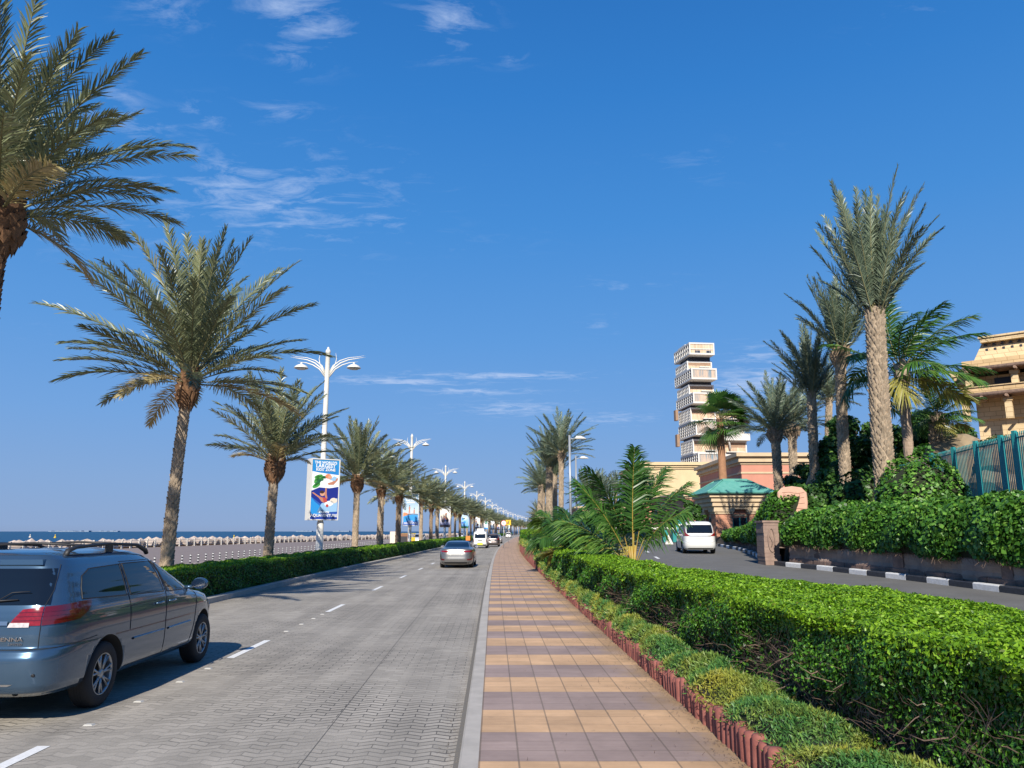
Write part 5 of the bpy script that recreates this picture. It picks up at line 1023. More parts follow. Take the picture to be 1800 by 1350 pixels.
x0 = at(722, 930, 105); e = empty('path_light', (x0.x, 105, -.03), 0, 'short dark path light post on the promenade', 'light post'); mb = MB(); mb.tube([(0, 0, 0), (0, 0, 2.6)], .06, 8); mb.build('pole', M_grey, e); mb = MB(); mb.lathe([(.08, 2.6), (.22, 2.7), (.25, 2.85), (.05, 2.95)], 10); mb.build('lamp_head', M_dark, e)
# buoys, far island, gull
for i, (px, py, D) in enumerate([(54, 941, 640), (98, 941.5, 600), (412, 942.5, 520)]):
    p = at(px, 934, D); mb = MB(); mb.lathe([(.9, -3.2), (1.0, -2.4), (.5, -2.2), (.3, -1.2), (.45, -1.1), (.45, -.6), (.05, -.4)], 10); o = mb.build('buoy', M_y if i else M_rail, None, (p.x, D, 0)); props(o, ['pale buoy farthest left on the sea', 'yellow buoy on the sea above the minivan roof', 'yellow buoy on the sea between the second and third palms'][i], 'buoy', 'buoys on the sea')
M_far = mat('haze_tinted_building', (.20, .26, .35), .9); mb = MB(); rr = random.Random(12)  # bluish low-contrast tone: distance haze put into the colour
for a, b, D in ((85, 150, 9000), (155, 205, 9500), (585, 612, 8000), (520, 545, 9000)):
    x = a
    while x < b:
        w_ = rr.uniform(3, 8); p = at(x, 934, D); q = at(x + w_, 934, D); mb.box(p.x, q.x, D, D + 60, -3, rr.uniform(1, 11)); x += w_ * .95
o = mb.build('distant_island', M_far); props(o, 'low haze-tinted island with buildings on the horizon', 'island', kind='structure')
# ------------------------------------------------------------------ buildings
M_pinkw = mat('pink_render', (.52, .235, .165), .92, var=.10, vscale=.7, bump=.15, bscale=12)
M_creamw = mat('cream_render', (.62, .47, .28), .92, var=.10, vscale=.7, bump=.15, bscale=12)
M_trim = mat('cream_cornice', (.55, .42, .27), .9, var=.12, vscale=1.5)
M_roof = mat('teal_roof', (.07, .28, .23), .6, var=.3, vscale=2.5, bump=.4, bscale=6, col2=(.14, .37, .31))
M_glass = mat('dark_glass', (.01, .02, .03), .06, spec=.9)
M_stonep = mat('pink_block_stone', (.50, .24, .15), .9, var=.18, vscale=2.5, bump=.3, bscale=10)
M_redfr = mat('dark_red_frame', (.16, .03, .025), .6)
def bx(e, name, m, *boxes):
    mb = MB()
    for b in boxes: mb.box(*b)
    return mb.build(name, m, e)
def cornice(e, x0, x1, y0, y1, z, steps, m, name='cornice'):
    mb = MB(); zz = z
    for i, (h, o) in enumerate(steps): mb.box(x0 - o, x1 + o, y0 - o, y1 + o, zz + (.002 if i else 0), zz + h); zz += h
    return mb.build(name, m, e)
e = empty('building', (22.3, 75, 1.0), -.01, 'pink rendered building with a cream cornice behind the guard house', 'building')
bx(e, 'wall', M_pinkw, (0, 18, 0, 17.5, -.5, 7.35)); cornice(e, 0, 18, 0, 17.5, 7.35, [(.22, .10), (.28, .32), (.25, .22), (.35, .55)], M_trim); bx(e, 'string_course', M_trim, (-.08, 18.08, -.08, 17.58, 6.45, 6.62))
for k, yy in enumerate((4, 9.5)): w_ = bx(e, 'window', M_redfr, (-.06, .1, yy, yy + 1.3, 2.0, 4.2)); bx(w_, 'pane', M_glass, (-.08, -.055, yy + .12, yy + 1.18, 2.12, 4.08))
e = empty('annex', (17.9, 80, 1.0), 0.03, 'lower pink building with a grey-cream cornice left of the guard house', 'building')
bx(e, 'wall', M_pinkw, (0, 3.6, 0, 17, -.5, 4.3)); cornice(e, 0, 3.6, 0, 17, 4.3, [(.2, .12), (.25, .3), (.2, .48)], M_trim)
for yy in (3.2, 8.0, 12): w_ = bx(e, 'window', M_redfr, (-.05, .1, yy, yy + 1.4, 1.4, 3.4)); bx(w_, 'pane', M_glass, (-.07, -.045, yy + .15, yy + 1.25, 1.5, 3.3))
e = empty('building', (19.0, 113, 1.0), 0, 'cream rendered building with a plain cornice under the stacked tower', 'building')
bx(e, 'wall', M_creamw, (0, 9.5, 0, 20, 4.6, 9.9)); bx(e, 'lower_wall', M_pinkw, (-.15, 9.65, -.15, 20, -.5, 4.6)); cornice(e, 0, 9.5, 0, 20, 9.9, [(.25, .15), (.3, .35), (.45, .6)], M_creamw)
w_ = bx(e, 'window', M_redfr, (7.6, 8.7, -.22, -.1, 2.9, 5.4)); bx(w_, 'pane', M_glass, (7.7, 8.6, -.245, -.215, 3.0, 5.2)); bx(w_, 'hood', M_trim, (7.3, 9.0, -.7, -.225, 5.4, 5.6))
e = empty('house', (9.8, 118, 1.0), 0, 'low pinkish house half hidden behind the coconut palms', 'building')
bx(e, 'wall', M_pinkw, (0, 7.5, 0, 12, -.5, 4.2)); cornice(e, 0, 7.5, 0, 12, 4.2, [(.2, .12), (.3, .35)], M_trim); w_ = bx(e, 'window', M_redfr, (1.2, 2.2, -.05, .1, 1.2, 2.9)); bx(w_, 'pane', M_glass, (1.3, 2.1, -.07, -.045, 1.3, 2.8)); w_ = bx(e, 'window', M_redfr, (5.2, 6.2, -.05, .1, 1.2, 2.9)); bx(w_, 'pane', M_glass, (5.3, 6.1, -.07, -.045, 1.3, 2.8))
# guard house
e = empty('guard_house', (14.95, 57.3, 1.05), .03, 'small guard house with teal hipped roof and deep cream cornice', 'guard house')
W_, D_ = 3.7, 3.9
for (x, y) in ((0, 0), (W_ - 1.25, 0), (0, D_ - 1.25), (W_ - 1.25, D_ - 1.25)):
    c = bx(e, 'pier', M_stonep, *[(x + .02 * (k % 2), x + 1.25 - .02 * (k % 2), y + .02 * (k % 2), y + 1.25 - .02 * (k % 2), k * .36, k * .36 + (.345 if k < 6 else .2)) for k in range(6)]); bx(c, 'capital', M_trim, (x - .06, x + 1.31, y - .06, y + 1.31, 2.16, 2.32), (x - .14, x + 1.39, y - .14, y + 1.39, 2.322, 2.5))
bx(e, 'wall', M_pinkw, (.3, W_ - .3, .3, D_ - .3, 0, 2.5)); bx(e, 'string_course', M_trim, (.24, W_ - .24, .24, D_ - .24, 2.0, 2.14))
for a in ((1.3, W_ - 1.3, .26, .3, .9, 1.9), (.26, .3, 1.4, D_ - 1.4, .7, 1.95)):
    w_ = bx(e, 'window', M_glass, a)
    x0, x1, y0, y1, z0, z1 = a
    if x1 - x0 > 1: bx(w_, 'frame', M_teal, (x0, x0 + .08, y0 - .03, y0 - .002, z0, z1), (x1 - .08, x1, y0 - .03, y0 - .002, z0, z1), ((x0 + x1) / 2 - .05, (x0 + x1) / 2 + .05, y0 - .03, y0 - .002, z0, z1))
    else: bx(w_, 'frame', M_teal, (x0 - .03, x0 - .002, y0, y0 + .1, z0, z1), (x0 - .03, x0 - .002, y1 - .1, y1, z0, z1), (x0 - .03, x0 - .002, y0 + .1, y1 - .1, z1 - .1, z1))
cornice(e, 0, W_, 0, D_, 2.5, [(.22, .12), (.22, .26), (.10, .22), (.22, .36), (.10, .32), (.26, .52)], M_trim)
mb = MB(); cx, cy = W_ / 2, D_ / 2; P = []
for o_, z in ((2.55, 3.62), (2.6, 3.70), (2.15, 3.92), (1.6, 4.25), (1.15, 4.55), (.95, 4.66), (.95, 4.78), (.85, 4.80)):
    P.append([(cx + a * o_ * (1 if z < 4 else 1), cy + b * (o_ + .15), z) for a, b in ((-1, -1), (1, -1), (1, 1), (-1, 1))])
mb.grid(P, smooth=False, closed=True); mb.add(P[-1], [(0, 1, 2, 3)]); mb.add(P[0], [(3, 2, 1, 0)])
r_ = mb.build('roof', M_roof, e, fix=True)
for a, b in ((-1, -1), (1, -1), (1, 1), (-1, 1)): mb = MB(); mb.tube([(cx + a * o_, cy + b * (o_ + .15), z + .03) for o_, z in ((2.6, 3.70), (2.15, 3.92), (1.6, 4.25), (1.15, 4.55), (.95, 4.66))], .06, 6); mb.build('hip_ridge', M_roof, r_)
# gate: booth, boom, sign
p = at(1191, 927, 61.5); e = empty('ticket_booth', (p.x, 61.5, 1.12), .1, 'teal control box with a white notice at the barrier', 'control box'); bx(e, 'cabinet', M_teal, (-.5, .5, -.35, .35, 0, 1.62)); bx(e, 'lid', M_teal, (-.55, .55, -.4, .4, 1.62, 1.70)); bx(e, 'notice', ad['white'], (-.05, .42, -.375, -.352, .95, 1.4))
e = empty('barrier', (p.x - 1.1, 61.0, 1.12), 0, 'white boom barrier lowered across the side road', 'barrier'); bx(e, 'housing', M_teal, (-.2, .2, -.2, .2, 0, 1.05)); mb = MB(); mb.box(-7.4, .9, -.26, -.21, .98, 1.14, 0); o = mb.build('boom', M_lampw, e)
bx(o, 'red_band', ad['red'], (-7.2, -6.8, -.264, -.206, .976, 1.144))
mb = MB(); p = at(1185, 941, 56); mb.add([(-.28, -.2, 0), (.28, -.2, 0), (.28, .2, 0), (-.28, .2, 0), (0, 0, .7)], [(3, 2, 1, 0), (0, 1, 4), (1, 2, 4), (2, 3, 4), (3, 0, 4)]); o = mb.build('marker_block', M_rail, None, (p.x - .4, 56, 1.05)); props(o, 'white pyramid marker block left of the white car', 'marker')
# ------------------------------------------------------------------ stacked tower
M_tw = mat('tower_white', (.62, .60, .56), .7, var=.05, vscale=.05)
M_twin = mat('tower_dark_glazing', (.05, .055, .07), .2, var=.4, vscale=.15, spec=.8)
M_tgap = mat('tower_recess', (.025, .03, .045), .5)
def curtain(name, base, alt, glass, sc):
    m = bpy.data.materials.new(name); m.use_nodes = True; t = m.node_tree; p = t.nodes['Principled BSDF']; c = N(t, 'ShaderNodeTexCoord'); g = N(t, 'ShaderNodeMapping'); g.inputs['Scale'].default_value = (sc, 0, .02); LK(t, c.outputs['Object'], g.inputs[0])
    n = N(t, 'ShaderNodeTexNoise', inp={'Scale': 1.0, 'Detail': 6, 'Roughness': .8}); LK(t, g.outputs[0], n.inputs['Vector']); r = N(t, 'ShaderNodeValToRGB'); LK(t, n.outputs[0], r.inputs[0]); e = r.color_ramp.elements
    e[0].position = .40; e[0].color = (*glass, 1); e[1].position = .60; e[1].color = (*alt, 1); q = e.new(.5); q.color = (*base, 1); LK(t, r.outputs[0], p.inputs['Base Color']); p.inputs['Roughness'].default_value = .35; return m
M_cur = curtain('tower_curtains', (.60, .42, .27), (.68, .55, .40), (.42, .30, .21), .35)
M_cur2 = curtain('tower_glass_curtains', (.45, .36, .29), (.60, .44, .32), (.16, .24, .29), .12)
M_brow = mat('tower_brown_screen', (.30, .19, .12), .7, var=.2, vscale=.3)
D = 740; b0 = at(1229, 934, D)
def zy(y): return at(1214, y, D).z
tower = empty('tower', (b0.x, D, 0), math.radians(6), 'tall tower of stacked offset white blocks in the distance', 'tower')
def px2u(px): return (px - 1214) * .5505
def block(par, x0, x1, z0, z1, y0, depth, kind, cols=8, left=True, floors=3):
    s = empty('stacked_block', (0, 0, 0)); s.parent = par; fr = 1.1
    bx(s, 'slab', M_tw, (x0, x1, y0, y0 + depth, z0, z0 + 1.6), (x0, x1, y0, y0 + depth, z1 - 1.5, z1)); 
    bx(s, 'side_glazing', M_twin, (x0 + 1.2, x1 - 1.2, y0 + 1.5, y0 + depth - 1.5, z0 + 1.6, z1 - 1.5))
    # left face grid
    B = []; hh = (z1 - z0 - 3.1) / floors
    for k in range(cols + 1): yy = y0 + k * (depth - .9) / cols; B.append((x0, x0 + 1.3, yy, yy + .9, z0 + 1.6, z1 - 1.5))
    for k in range(1, floors): B.append((x0 + .15, x0 + 1.2, y0 + .5, y0 + depth - .5, z0 + 1.6 + k * hh - .3, z0 + 1.6 + k * hh + .3))
    bx(s, 'side_grid', M_tw, *B)
    # front
    m = {'box': M_cur2, 'recess': M_cur, 'top': M_cur}[kind]; yf = y0 + (.6 if kind != 'recess' else .5)
    bx(s, 'front_glazing', m, (x0 + 1.3, x1 - 1.3, yf, yf + .5, z0 + 1.6, z1 - 1.5)); bx(s, 'end_post', M_tw, (x1 - 1.3, x1, y0, y0 + 1.4, z0 + 1.6, z1 - 1.5))
    if kind == 'recess':
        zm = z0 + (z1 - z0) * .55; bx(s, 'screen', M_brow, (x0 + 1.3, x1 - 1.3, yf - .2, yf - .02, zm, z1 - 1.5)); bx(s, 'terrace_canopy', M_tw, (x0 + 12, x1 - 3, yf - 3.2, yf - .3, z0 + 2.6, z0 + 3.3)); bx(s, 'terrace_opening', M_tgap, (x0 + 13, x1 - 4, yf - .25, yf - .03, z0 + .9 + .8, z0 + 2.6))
    if kind == 'top':
        bx(s, 'front_grid', M_tw, (x0 + 1.3, x1 - 1.3, y0, y0 + .5, z0 + 5.2, z0 + 6.0), *[(x0 + 1.3 + k * (x1 - x0 - 3) / 7, x0 + 1.5 + k * (x1 - x0 - 3) / 7, y0 + .2, y0 + .5, z0 + 1.6, z1 - 1.5) for k in range(1, 7)])
        bx(s, 'balcony_opening', M_twin, (x0 + 6, x0 + 11, y0 + .52, y0 + .58, z0 + 1.6, z0 + 4.2), (x0 + 17, x0 + 22, y0 + .52, y0 + .58, z0 + 1.6, z0 + 4.2))
    return s
def vv(v): return zy(590 + v / 5.87)
def uu(u): return px2u(1180 + u / 5.87)
block(tower, uu(158), uu(430), vv(207), vv(85), -6, 48, 'top', 9, floors=2)
block(tower, uu(158), uu(430), vv(350), vv(256), 2.5, 36, 'recess', 8, floors=2); block(tower, uu(158), uu(432), vv(466), vv(352), -9, 52, 'box', 9, floors=3)
block(tower, uu(165), uu(437), vv(598), vv(500), 2.5, 36, 'recess', 8, floors=2); block(tower, uu(165), uu(438), vv(712), vv(600), -9, 52, 'box', 9, floors=3)
block(tower, uu(172), uu(445), vv(882), vv(738), 2.5, 36, 'recess', 8, floors=4); block(tower, uu(178), uu(445), vv(1035), vv(884), -9, 52, 'box', 9, floors=4)
block(tower, uu(182), uu(450), vv(1212), vv(1065), 2.5, 36, 'recess', 8, floors=4); block(tower, uu(190), uu(460), vv(1380), vv(1214), -9, 52, 'box', 9, floors=4)
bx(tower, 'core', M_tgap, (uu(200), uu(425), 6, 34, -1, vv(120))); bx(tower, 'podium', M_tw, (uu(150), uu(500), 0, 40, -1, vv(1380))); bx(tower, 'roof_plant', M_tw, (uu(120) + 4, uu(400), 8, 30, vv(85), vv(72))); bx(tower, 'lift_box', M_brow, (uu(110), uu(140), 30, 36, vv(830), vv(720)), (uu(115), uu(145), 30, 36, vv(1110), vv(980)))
wing = empty('building', (at(1290, 934, 760).x, 760, 0), math.radians(6), 'lower stacked wing of the tower seen between the palms', 'building')
W0 = lambda y: at(1290, y, 760).z
block(wing, -14, 18, W0(742), W0(722), 0, 20, 'recess', 4, floors=2); block(wing, -10, 16, W0(773), W0(752), -1, 20, 'box', 4, floors=2); block(wing, -16, 18, W0(800), W0(775), 0, 20, 'recess', 4, floors=2); bx(wing, 'podium', M_tw, (-22, 22, 0, 22, -1, W0(800))); bx(wing, 'core', M_tgap, (-9, 13, 3, 18, 0, W0(735)))
arch = MB(); arch.tube([(-17, -2.5, W0(795)), (-15, -2.5, W0(775)), (-8, -2.5, W0(762)), (-2, -2.5, W0(768)), (0, -2.5, W0(790))], 1.1, 8); arch.build('arched_frame', M_tw, wing)
bridge = bx(tower, 'skybridge', M_tw, (uu(475), uu(475) + 34, 10, 24, W0(775), W0(763)))
# ------------------------------------------------------------------ sandstone building, top right
M_sst = mat('sandstone', (.60, .42, .22), .92, var=.18, vscale=.5, bump=.4, bscale=4)
M_sst2 = mat('sandstone_pale', (.66, .50, .29), .92, var=.14, vscale=.6, bump=.4, bscale=4)
for m_ in (M_sst, M_sst2):
    t = m_.node_tree; p = t.nodes['Principled BSDF']; src = p.inputs['Base Color'].links[0].from_socket; c = N(t, 'ShaderNodeTexCoord'); q = N(t, 'ShaderNodeSeparateXYZ'); LK(t, c.outputs['Object'], q.inputs[0]); w_ = N(t, 'ShaderNodeCombineXYZ'); LK(t, mth(t, 'ADD', q.outputs[0], q.outputs[1]), w_.inputs[0]); LK(t, q.outputs[2], w_.inputs[1])
    b = N(t, 'ShaderNodeTexBrick', inp={'Scale': 1, 'Brick Width': 1.3, 'Row Height': .6, 'Mortar Size': .03, 'Color1': (1, 1, 1, 1), 'Color2': (.86, .86, .86, 1), 'Mortar': (.55, .5, .45, 1)}); LK(t, w_.outputs[0], b.inputs['Vector'])
    x = N(t, 'ShaderNodeMixRGB', blend_type='MULTIPLY', inp={0: 1.0}); LK(t, src, x.inputs[1]); LK(t, b.outputs[0], x.inputs[2]); LK(t, x.outputs[0], p.inputs['Base Color'])
M_log = mat('log_wood', (.26, .17, .12), .95, var=.45, vscale=3, bump=.8, bscale=14)
F0 = at(1708, 640, 95); sb = empty('building', (F0.x, 95, 0), math.radians(-40), 'tiered sandstone building with log pergolas at the right edge', 'building')
Z = lambda y: at(1722, y, 95).z
U = lambda px: (px - 1722) / 16.2
def sbx(name, m, *bb):
    return bx(sb, name, m, *[(U(a), U(b) if b < 3000 else 30, y0, 22, Z(z0), Z(z1)) for a, b, z0, z1, y0 in bb])
sbx('base_wall', M_sst2, (1716, 9999, 940, 735, 2.6)); sbx('lower_wall', M_sst2, (1716, 9999, 735, 690, 2.2)); sbx('parapet', M_sst, (1700, 9999, 692, 681, .2)); sbx('ledge', M_sst2, (1694, 9999, 681, 679.5, 0)); sbx('rear_wall', M_sst2, (1712, 9999, 679.5, 657, 3.0)); sbx('corner_block', M_sst, (1684, 1712, 672, 657, 1.0)); sbx('corner_ledge', M_sst2, (1678, 1712, 657, 650, .8))
sbx('upper_slab', M_sst, (1702, 9999, 645, 632, .8)); sbx('cornice', M_sst2, (1738, 9999, 601, 594, 1.4), (1735, 9999, 594, 591, 1.2)); sbx('window_opening', M_tgap, (1752, 1792, 679, 662, 2.85))
mb = MB(); A = [(U(1722), 1.6, Z(632)), (30, 1.6, Z(632)), (30, 22, Z(632)), (U(1722), 22, Z(632))]; B = [(U(1738), 2.4, Z(601)), (30, 2.4, Z(601)), (30, 22, Z(601)), (U(1738), 22, Z(601))]; mb.grid([A, B], closed=True, smooth=False); mb.build('battered_wall', M_sst2, sb)
for k in range(7):
    u0 = U(1745) + k * .92; bx(sb, 'square_hole', M_tgap, (u0, u0 + .26, 1.95 + .05, 2.35, Z(615), Z(611)))
    mb = MB(); mb.add([(u0 - .2, 2.0, Z(605.5)), (u0 + .25, 2.0, Z(605.5)), (u0 + .02, 2.0, Z(601.5)), (u0 - .2, 2.5, Z(605.5)), (u0 + .25, 2.5, Z(605.5)), (u0 + .02, 2.5, Z(601.5))], [(0, 1, 2), (3, 5, 4), (0, 3, 4, 1), (1, 4, 5, 2), (2, 5, 3, 0)]); mb.build('notch', M_tgap, sb)
for z, u0, y0 in ((651, 1700, -.6), (698, 1682, -1.4)):
    for k in range(5): mb = MB(); mb.tube([(U(u0) + (k % 2) * .2, y0 + k * .55, Z(z) + .1 * (k % 2)), (14, y0 + k * .55 + .1, Z(z) + .1 * (k % 2) + .1), (30, y0 + k * .55, Z(z))], .26, 8); mb.build('log', M_log, sb)
    for k in range(8): u_ = U(u0) + .8 + k * 2.6; mb = MB(); mb.tube([(u_, y0 - .7, Z(z) - .35), (u_, y0 + 3.0, Z(z) - .35)], .18, 7); mb.build('cross_log', M_log, sb)
for px, z0, z1, y0 in ((1712, 681, 657, .5), (1792, 681, 657, .5), (1704, 740, 704, -.6), (1778, 740, 704, -.6), (1850, 740, 704, -.6)):
    c = bx(sb, 'column', M_sst2, (U(px) - .38, U(px) + .38, y0, y0 + .8, Z(z0), Z(z1))); bx(c, 'capital', M_sst, (U(px) - .5, U(px) + .5, y0 - .12, y0 + .92, Z(z1) - .45, Z(z1)))
# ------------------------------------------------------------------ vehicles
def carpaint(name, col, metal=.5, rough=.32): 
    m = mat(name, col, rough, metal=metal, coat=1.0, var=.04, vscale=2); return m
M_tyre = mat('tyre_rubber', (.018, .018, .019), .85, bump=.15, bscale=60)
M_rim = mat('alloy_rim', (.36, .37, .38), .35, metal=.7, var=.2, vscale=8)
M_cglass = mat('car_tinted_glass', (.006, .009, .014), .03, spec=.75)
M_seam = mat('panel_gap', (.012, .013, .015), .8)
M_blackp = mat('black_plastic', (.02, .02, .022), .55)
M_under = mat('underbody', (.012, .012, .012), .9)
M_redl = mat('red_lamp', (.21, .006, .010), .12, coat=1.0, var=.35, vscale=30)
M_redd = mat('dark_red_lamp', (.10, .004, .008), .12, coat=1.0)
M_clear = mat('clear_lamp', (.55, .5, .5), .15, coat=1.0, var=.3, vscale=40)
M_chrome = mat('chrome', (.65, .65, .66), .12, metal=1.0)
M_plate = mat('number_plate', (.62, .62, .6), .5)
M_yplate = mat('yellow_number_plate', (.62, .60, .05), .5)

class Body:
    def __init__(s, sl, nr=7.0, nf=5.0, M=132, sub=5):
        a = np.array(sl, float); n = len(a); out = []
        for i in range(n - 1):
            p0, p1, p2, p3 = a[max(i - 1, 0)], a[i], a[i + 1], a[min(i + 2, n - 1)]
            for k in range(sub):
                t = k / sub; m1 = (p2 - p0) / 2; m2 = (p3 - p1) / 2
                h = (2 * t ** 3 - 3 * t * t + 1) * p1 + (t ** 3 - 2 * t * t + t) * m1 * .7 + (-2 * t ** 3 + 3 * t * t) * p2 + (t ** 3 - t * t) * m2 * .7
                h[0] = p1[0] + (p2[0] - p1[0]) * t; out.append(h)
        out.append(a[-1]); s.A = np.array(out); s.nr = nr; s.nf = nf; s.M = M
    def row(s, z): return [float(np.interp(z, s.A[:, 0], s.A[:, k])) for k in (1, 2, 3)]
    def ring(s, z, row=None):
        yr, yf, w = row if row is not None else s.row(z); yc = (yr + yf) / 2; l = (yf - yr) / 2
        q = np.linspace(-math.pi / 2, math.pi / 2, 400); ex = np.where(q < 0, s.nr, s.nf)
        x = w * np.cos(q).clip(0) ** (2 / ex); y = yc + l * np.sign(q) * np.abs(np.sin(q)) ** (2 / ex)
        L = np.concatenate([[0], np.cumsum(np.hypot(np.diff(x), np.diff(y)))]); return x, y, L
    def build(s):
        mb = MB(); P = []; h = s.M // 2
        for z, yr, yf, w in s.A:
            x, y, L = s.ring(z, (yr, yf, w)); u = np.linspace(0, L[-1], h + 1); X = np.interp(u, L, x); Y = np.interp(u, L, y)
            P.append([(X[i], Y[i], z) for i in range(h + 1)] + [(-X[i], Y[i], z) for i in range(h - 1, 0, -1)])
        mb.grid(P, closed=True); n = len(P[0]); mb.add(P[0], [tuple(range(n))[::-1]], 0); mb.add(P[-1], [tuple(range(n))], 0, True); return mb
    def side(s, y, z, sx=1, off=.004):
        x, yy, L = s.ring(z); X = float(np.interp(y, yy, x)); X2 = float(np.interp(y + .01, yy, x)); nrm = Vector((1, -(X2 - X) / .01, 0)).normalized(); return Vector((sx * (X + nrm.x * off), y + nrm.y * off, z))
    def rear(s, xx, z, off=.004):
        x, yy, L = s.ring(z); k = len(x) // 2; y = float(np.interp(abs(xx), x[:k], yy[:k])); return Vector((xx, y - off, z + off * .3))
    def wrap(s, sp, z, sx=1, off=.004):
        x, yy, L = s.ring(z); X = float(np.interp(sp, L, x)); Y = float(np.interp(sp, L, yy)); X2 = float(np.interp(sp + .01, L, x)); Y2 = float(np.interp(sp + .01, L, yy)); n = Vector((Y2 - Y, -(X2 - X), 0)).normalized(); return Vector((sx * (X + n.x * off), Y + n.y * off, z))
def patch(fn_, rows, name, m, parent, nu=14, sub=4, sx=1, off=.004):
    """rows from bottom to top: (cL, zL, cR, zR) in the surface's own coordinate"""
    rr_ = []
    for a, b in zip(rows[:-1], rows[1:]):
        for k in range(sub): t = k / sub; rr_.append([p + (q - p) * t for p, q in zip(a, b)])
    rr_.append(list(rows[-1])); P = []
    for cl, zl, cr, zr in rr_:
        P.append([fn_(cl + (cr - cl) * i / nu, zl + (zr - zl) * i / nu, off=off) if fn_.__name__ == 'rear' else fn_(cl + (cr - cl) * i / nu, zl + (zr - zl) * i / nu, sx=sx, off=off) for i in range(nu + 1)])
    mb = MB(); mb.grid(P); 
    if sx < 0: mb.f = [f[::-1] for f in mb.f]
    # give it thickness inwards
    return mb.build(name, m, parent)
def seam(fn_, pts, name, parent, sx=1, w=.004, m=None, off=.002, n=10):
    P = []
    for a, b in zip(pts[:-1], pts[1:]):
        for k in range(n + (b is pts[-1])): t = k / n; c, z = a[0] + (b[0] - a[0]) * t, a[1] + (b[1] - a[1]) * t; P.append(fn_(c, z, off=off) if fn_.__name__ == 'rear' else fn_(c, z, sx=sx, off=off))
    mb = MB(); mb.tube(P, w, 4, cap=False); return mb.build(name, m or M_seam, parent)
def wheel(parent, loc, r, w, sx, spokes=7, rimr=.64, name='wheel'):
    e = bpy.data.objects.new(name, None); COL.objects.link(e); e.parent = parent; e.location = loc
    Mx = Euler((0, math.pi / 2 * sx, 0)).to_matrix().to_4x4(); ri = r * rimr; mb = MB()
    mb.lathe([(ri * .97, -w / 2 + .01), (ri + .01, -w / 2), (r - .03, -w / 2), (r - .008, -w / 2 + .02), (r, -w / 2 + .045), (r, w / 2 - .045), (r - .008, w / 2 - .02), (r - .03, w / 2), (ri + .02, w / 2 + .004), (ri, w / 2 - .006)], 40, 0, Mx, cap=False)
    for k in (-.03, 0, .03): mb.lathe([(r + .0015, k - .003), (r + .0015, k + .003)], 40, 1, Mx, cap=False)
    mb.build('tyre', [M_tyre, M_under], e)
    mb = MB(); mb.lathe([(ri, w / 2 - .006), (ri * .96, w / 2 - .004), (ri * .93, w / 2 - .03), (ri * .9, -w / 2 + .02)], 36, 0, Mx, cap=False); mb.lathe([(ri * .9, -.03), (.001, -.03)], 24, 1, Mx, cap=False)
    mb.lathe([(.055, w / 2 - .055), (.055, w / 2 - .022), (.03, w / 2 - .012), (.001, w / 2 - .012)], 18, 0, Mx, cap=False)
    for k in range(spokes):
        a = 2 * math.pi * k / spokes
        for d in (-.10, .10):
            Q = [(.05, d * .5, w / 2 - .03), (ri * .5, d * .9, w / 2 - .026), (ri * .94, d * 1.5, w / 2 - .018)]
            mb.tube([Mx @ Vector((rr2 * math.cos(a + dd), rr2 * math.sin(a + dd), z)) for rr2, dd, z in Q], [.016, .013, .015], 5, 0)
    mb.build('rim', [M_rim, M_under], e); return e
def cut_arches(bodyobj, cuts):
    for (y, z, r, w) in cuts:
        mb = MB(); mb.lathe([(r, -w), (r, w)], 40, 0, Matrix.Translation((0, y, z)) @ Matrix.Rotation(math.pi / 2, 4, 'Y'), smooth=True)
        # two short cylinders, one each side, leaving the floor between them
        for sx in (-1, 1):
            m2 = MB(); m2.lathe([(r, -.34), (r, .34)], 40, 0, Matrix.Translation((sx * w, y, z)) @ Matrix.Rotation(math.pi / 2, 4, 'Y'), smooth=True)
            c = m2.build('cutter', M_under, bodyobj.parent, fix=True); md = bodyobj.modifiers.new('b', 'BOOLEAN'); md.operation = 'DIFFERENCE'; md.object = c; md.solver = 'EXACT'; md.material_mode = 'TRANSFER'
            dg = bpy.context.evaluated_depsgraph_get(); me = bpy.data.meshes.new_from_object(bodyobj.evaluated_get(dg)); bodyobj.modifiers.clear(); bodyobj.data = me; bpy.data.objects.remove(c)
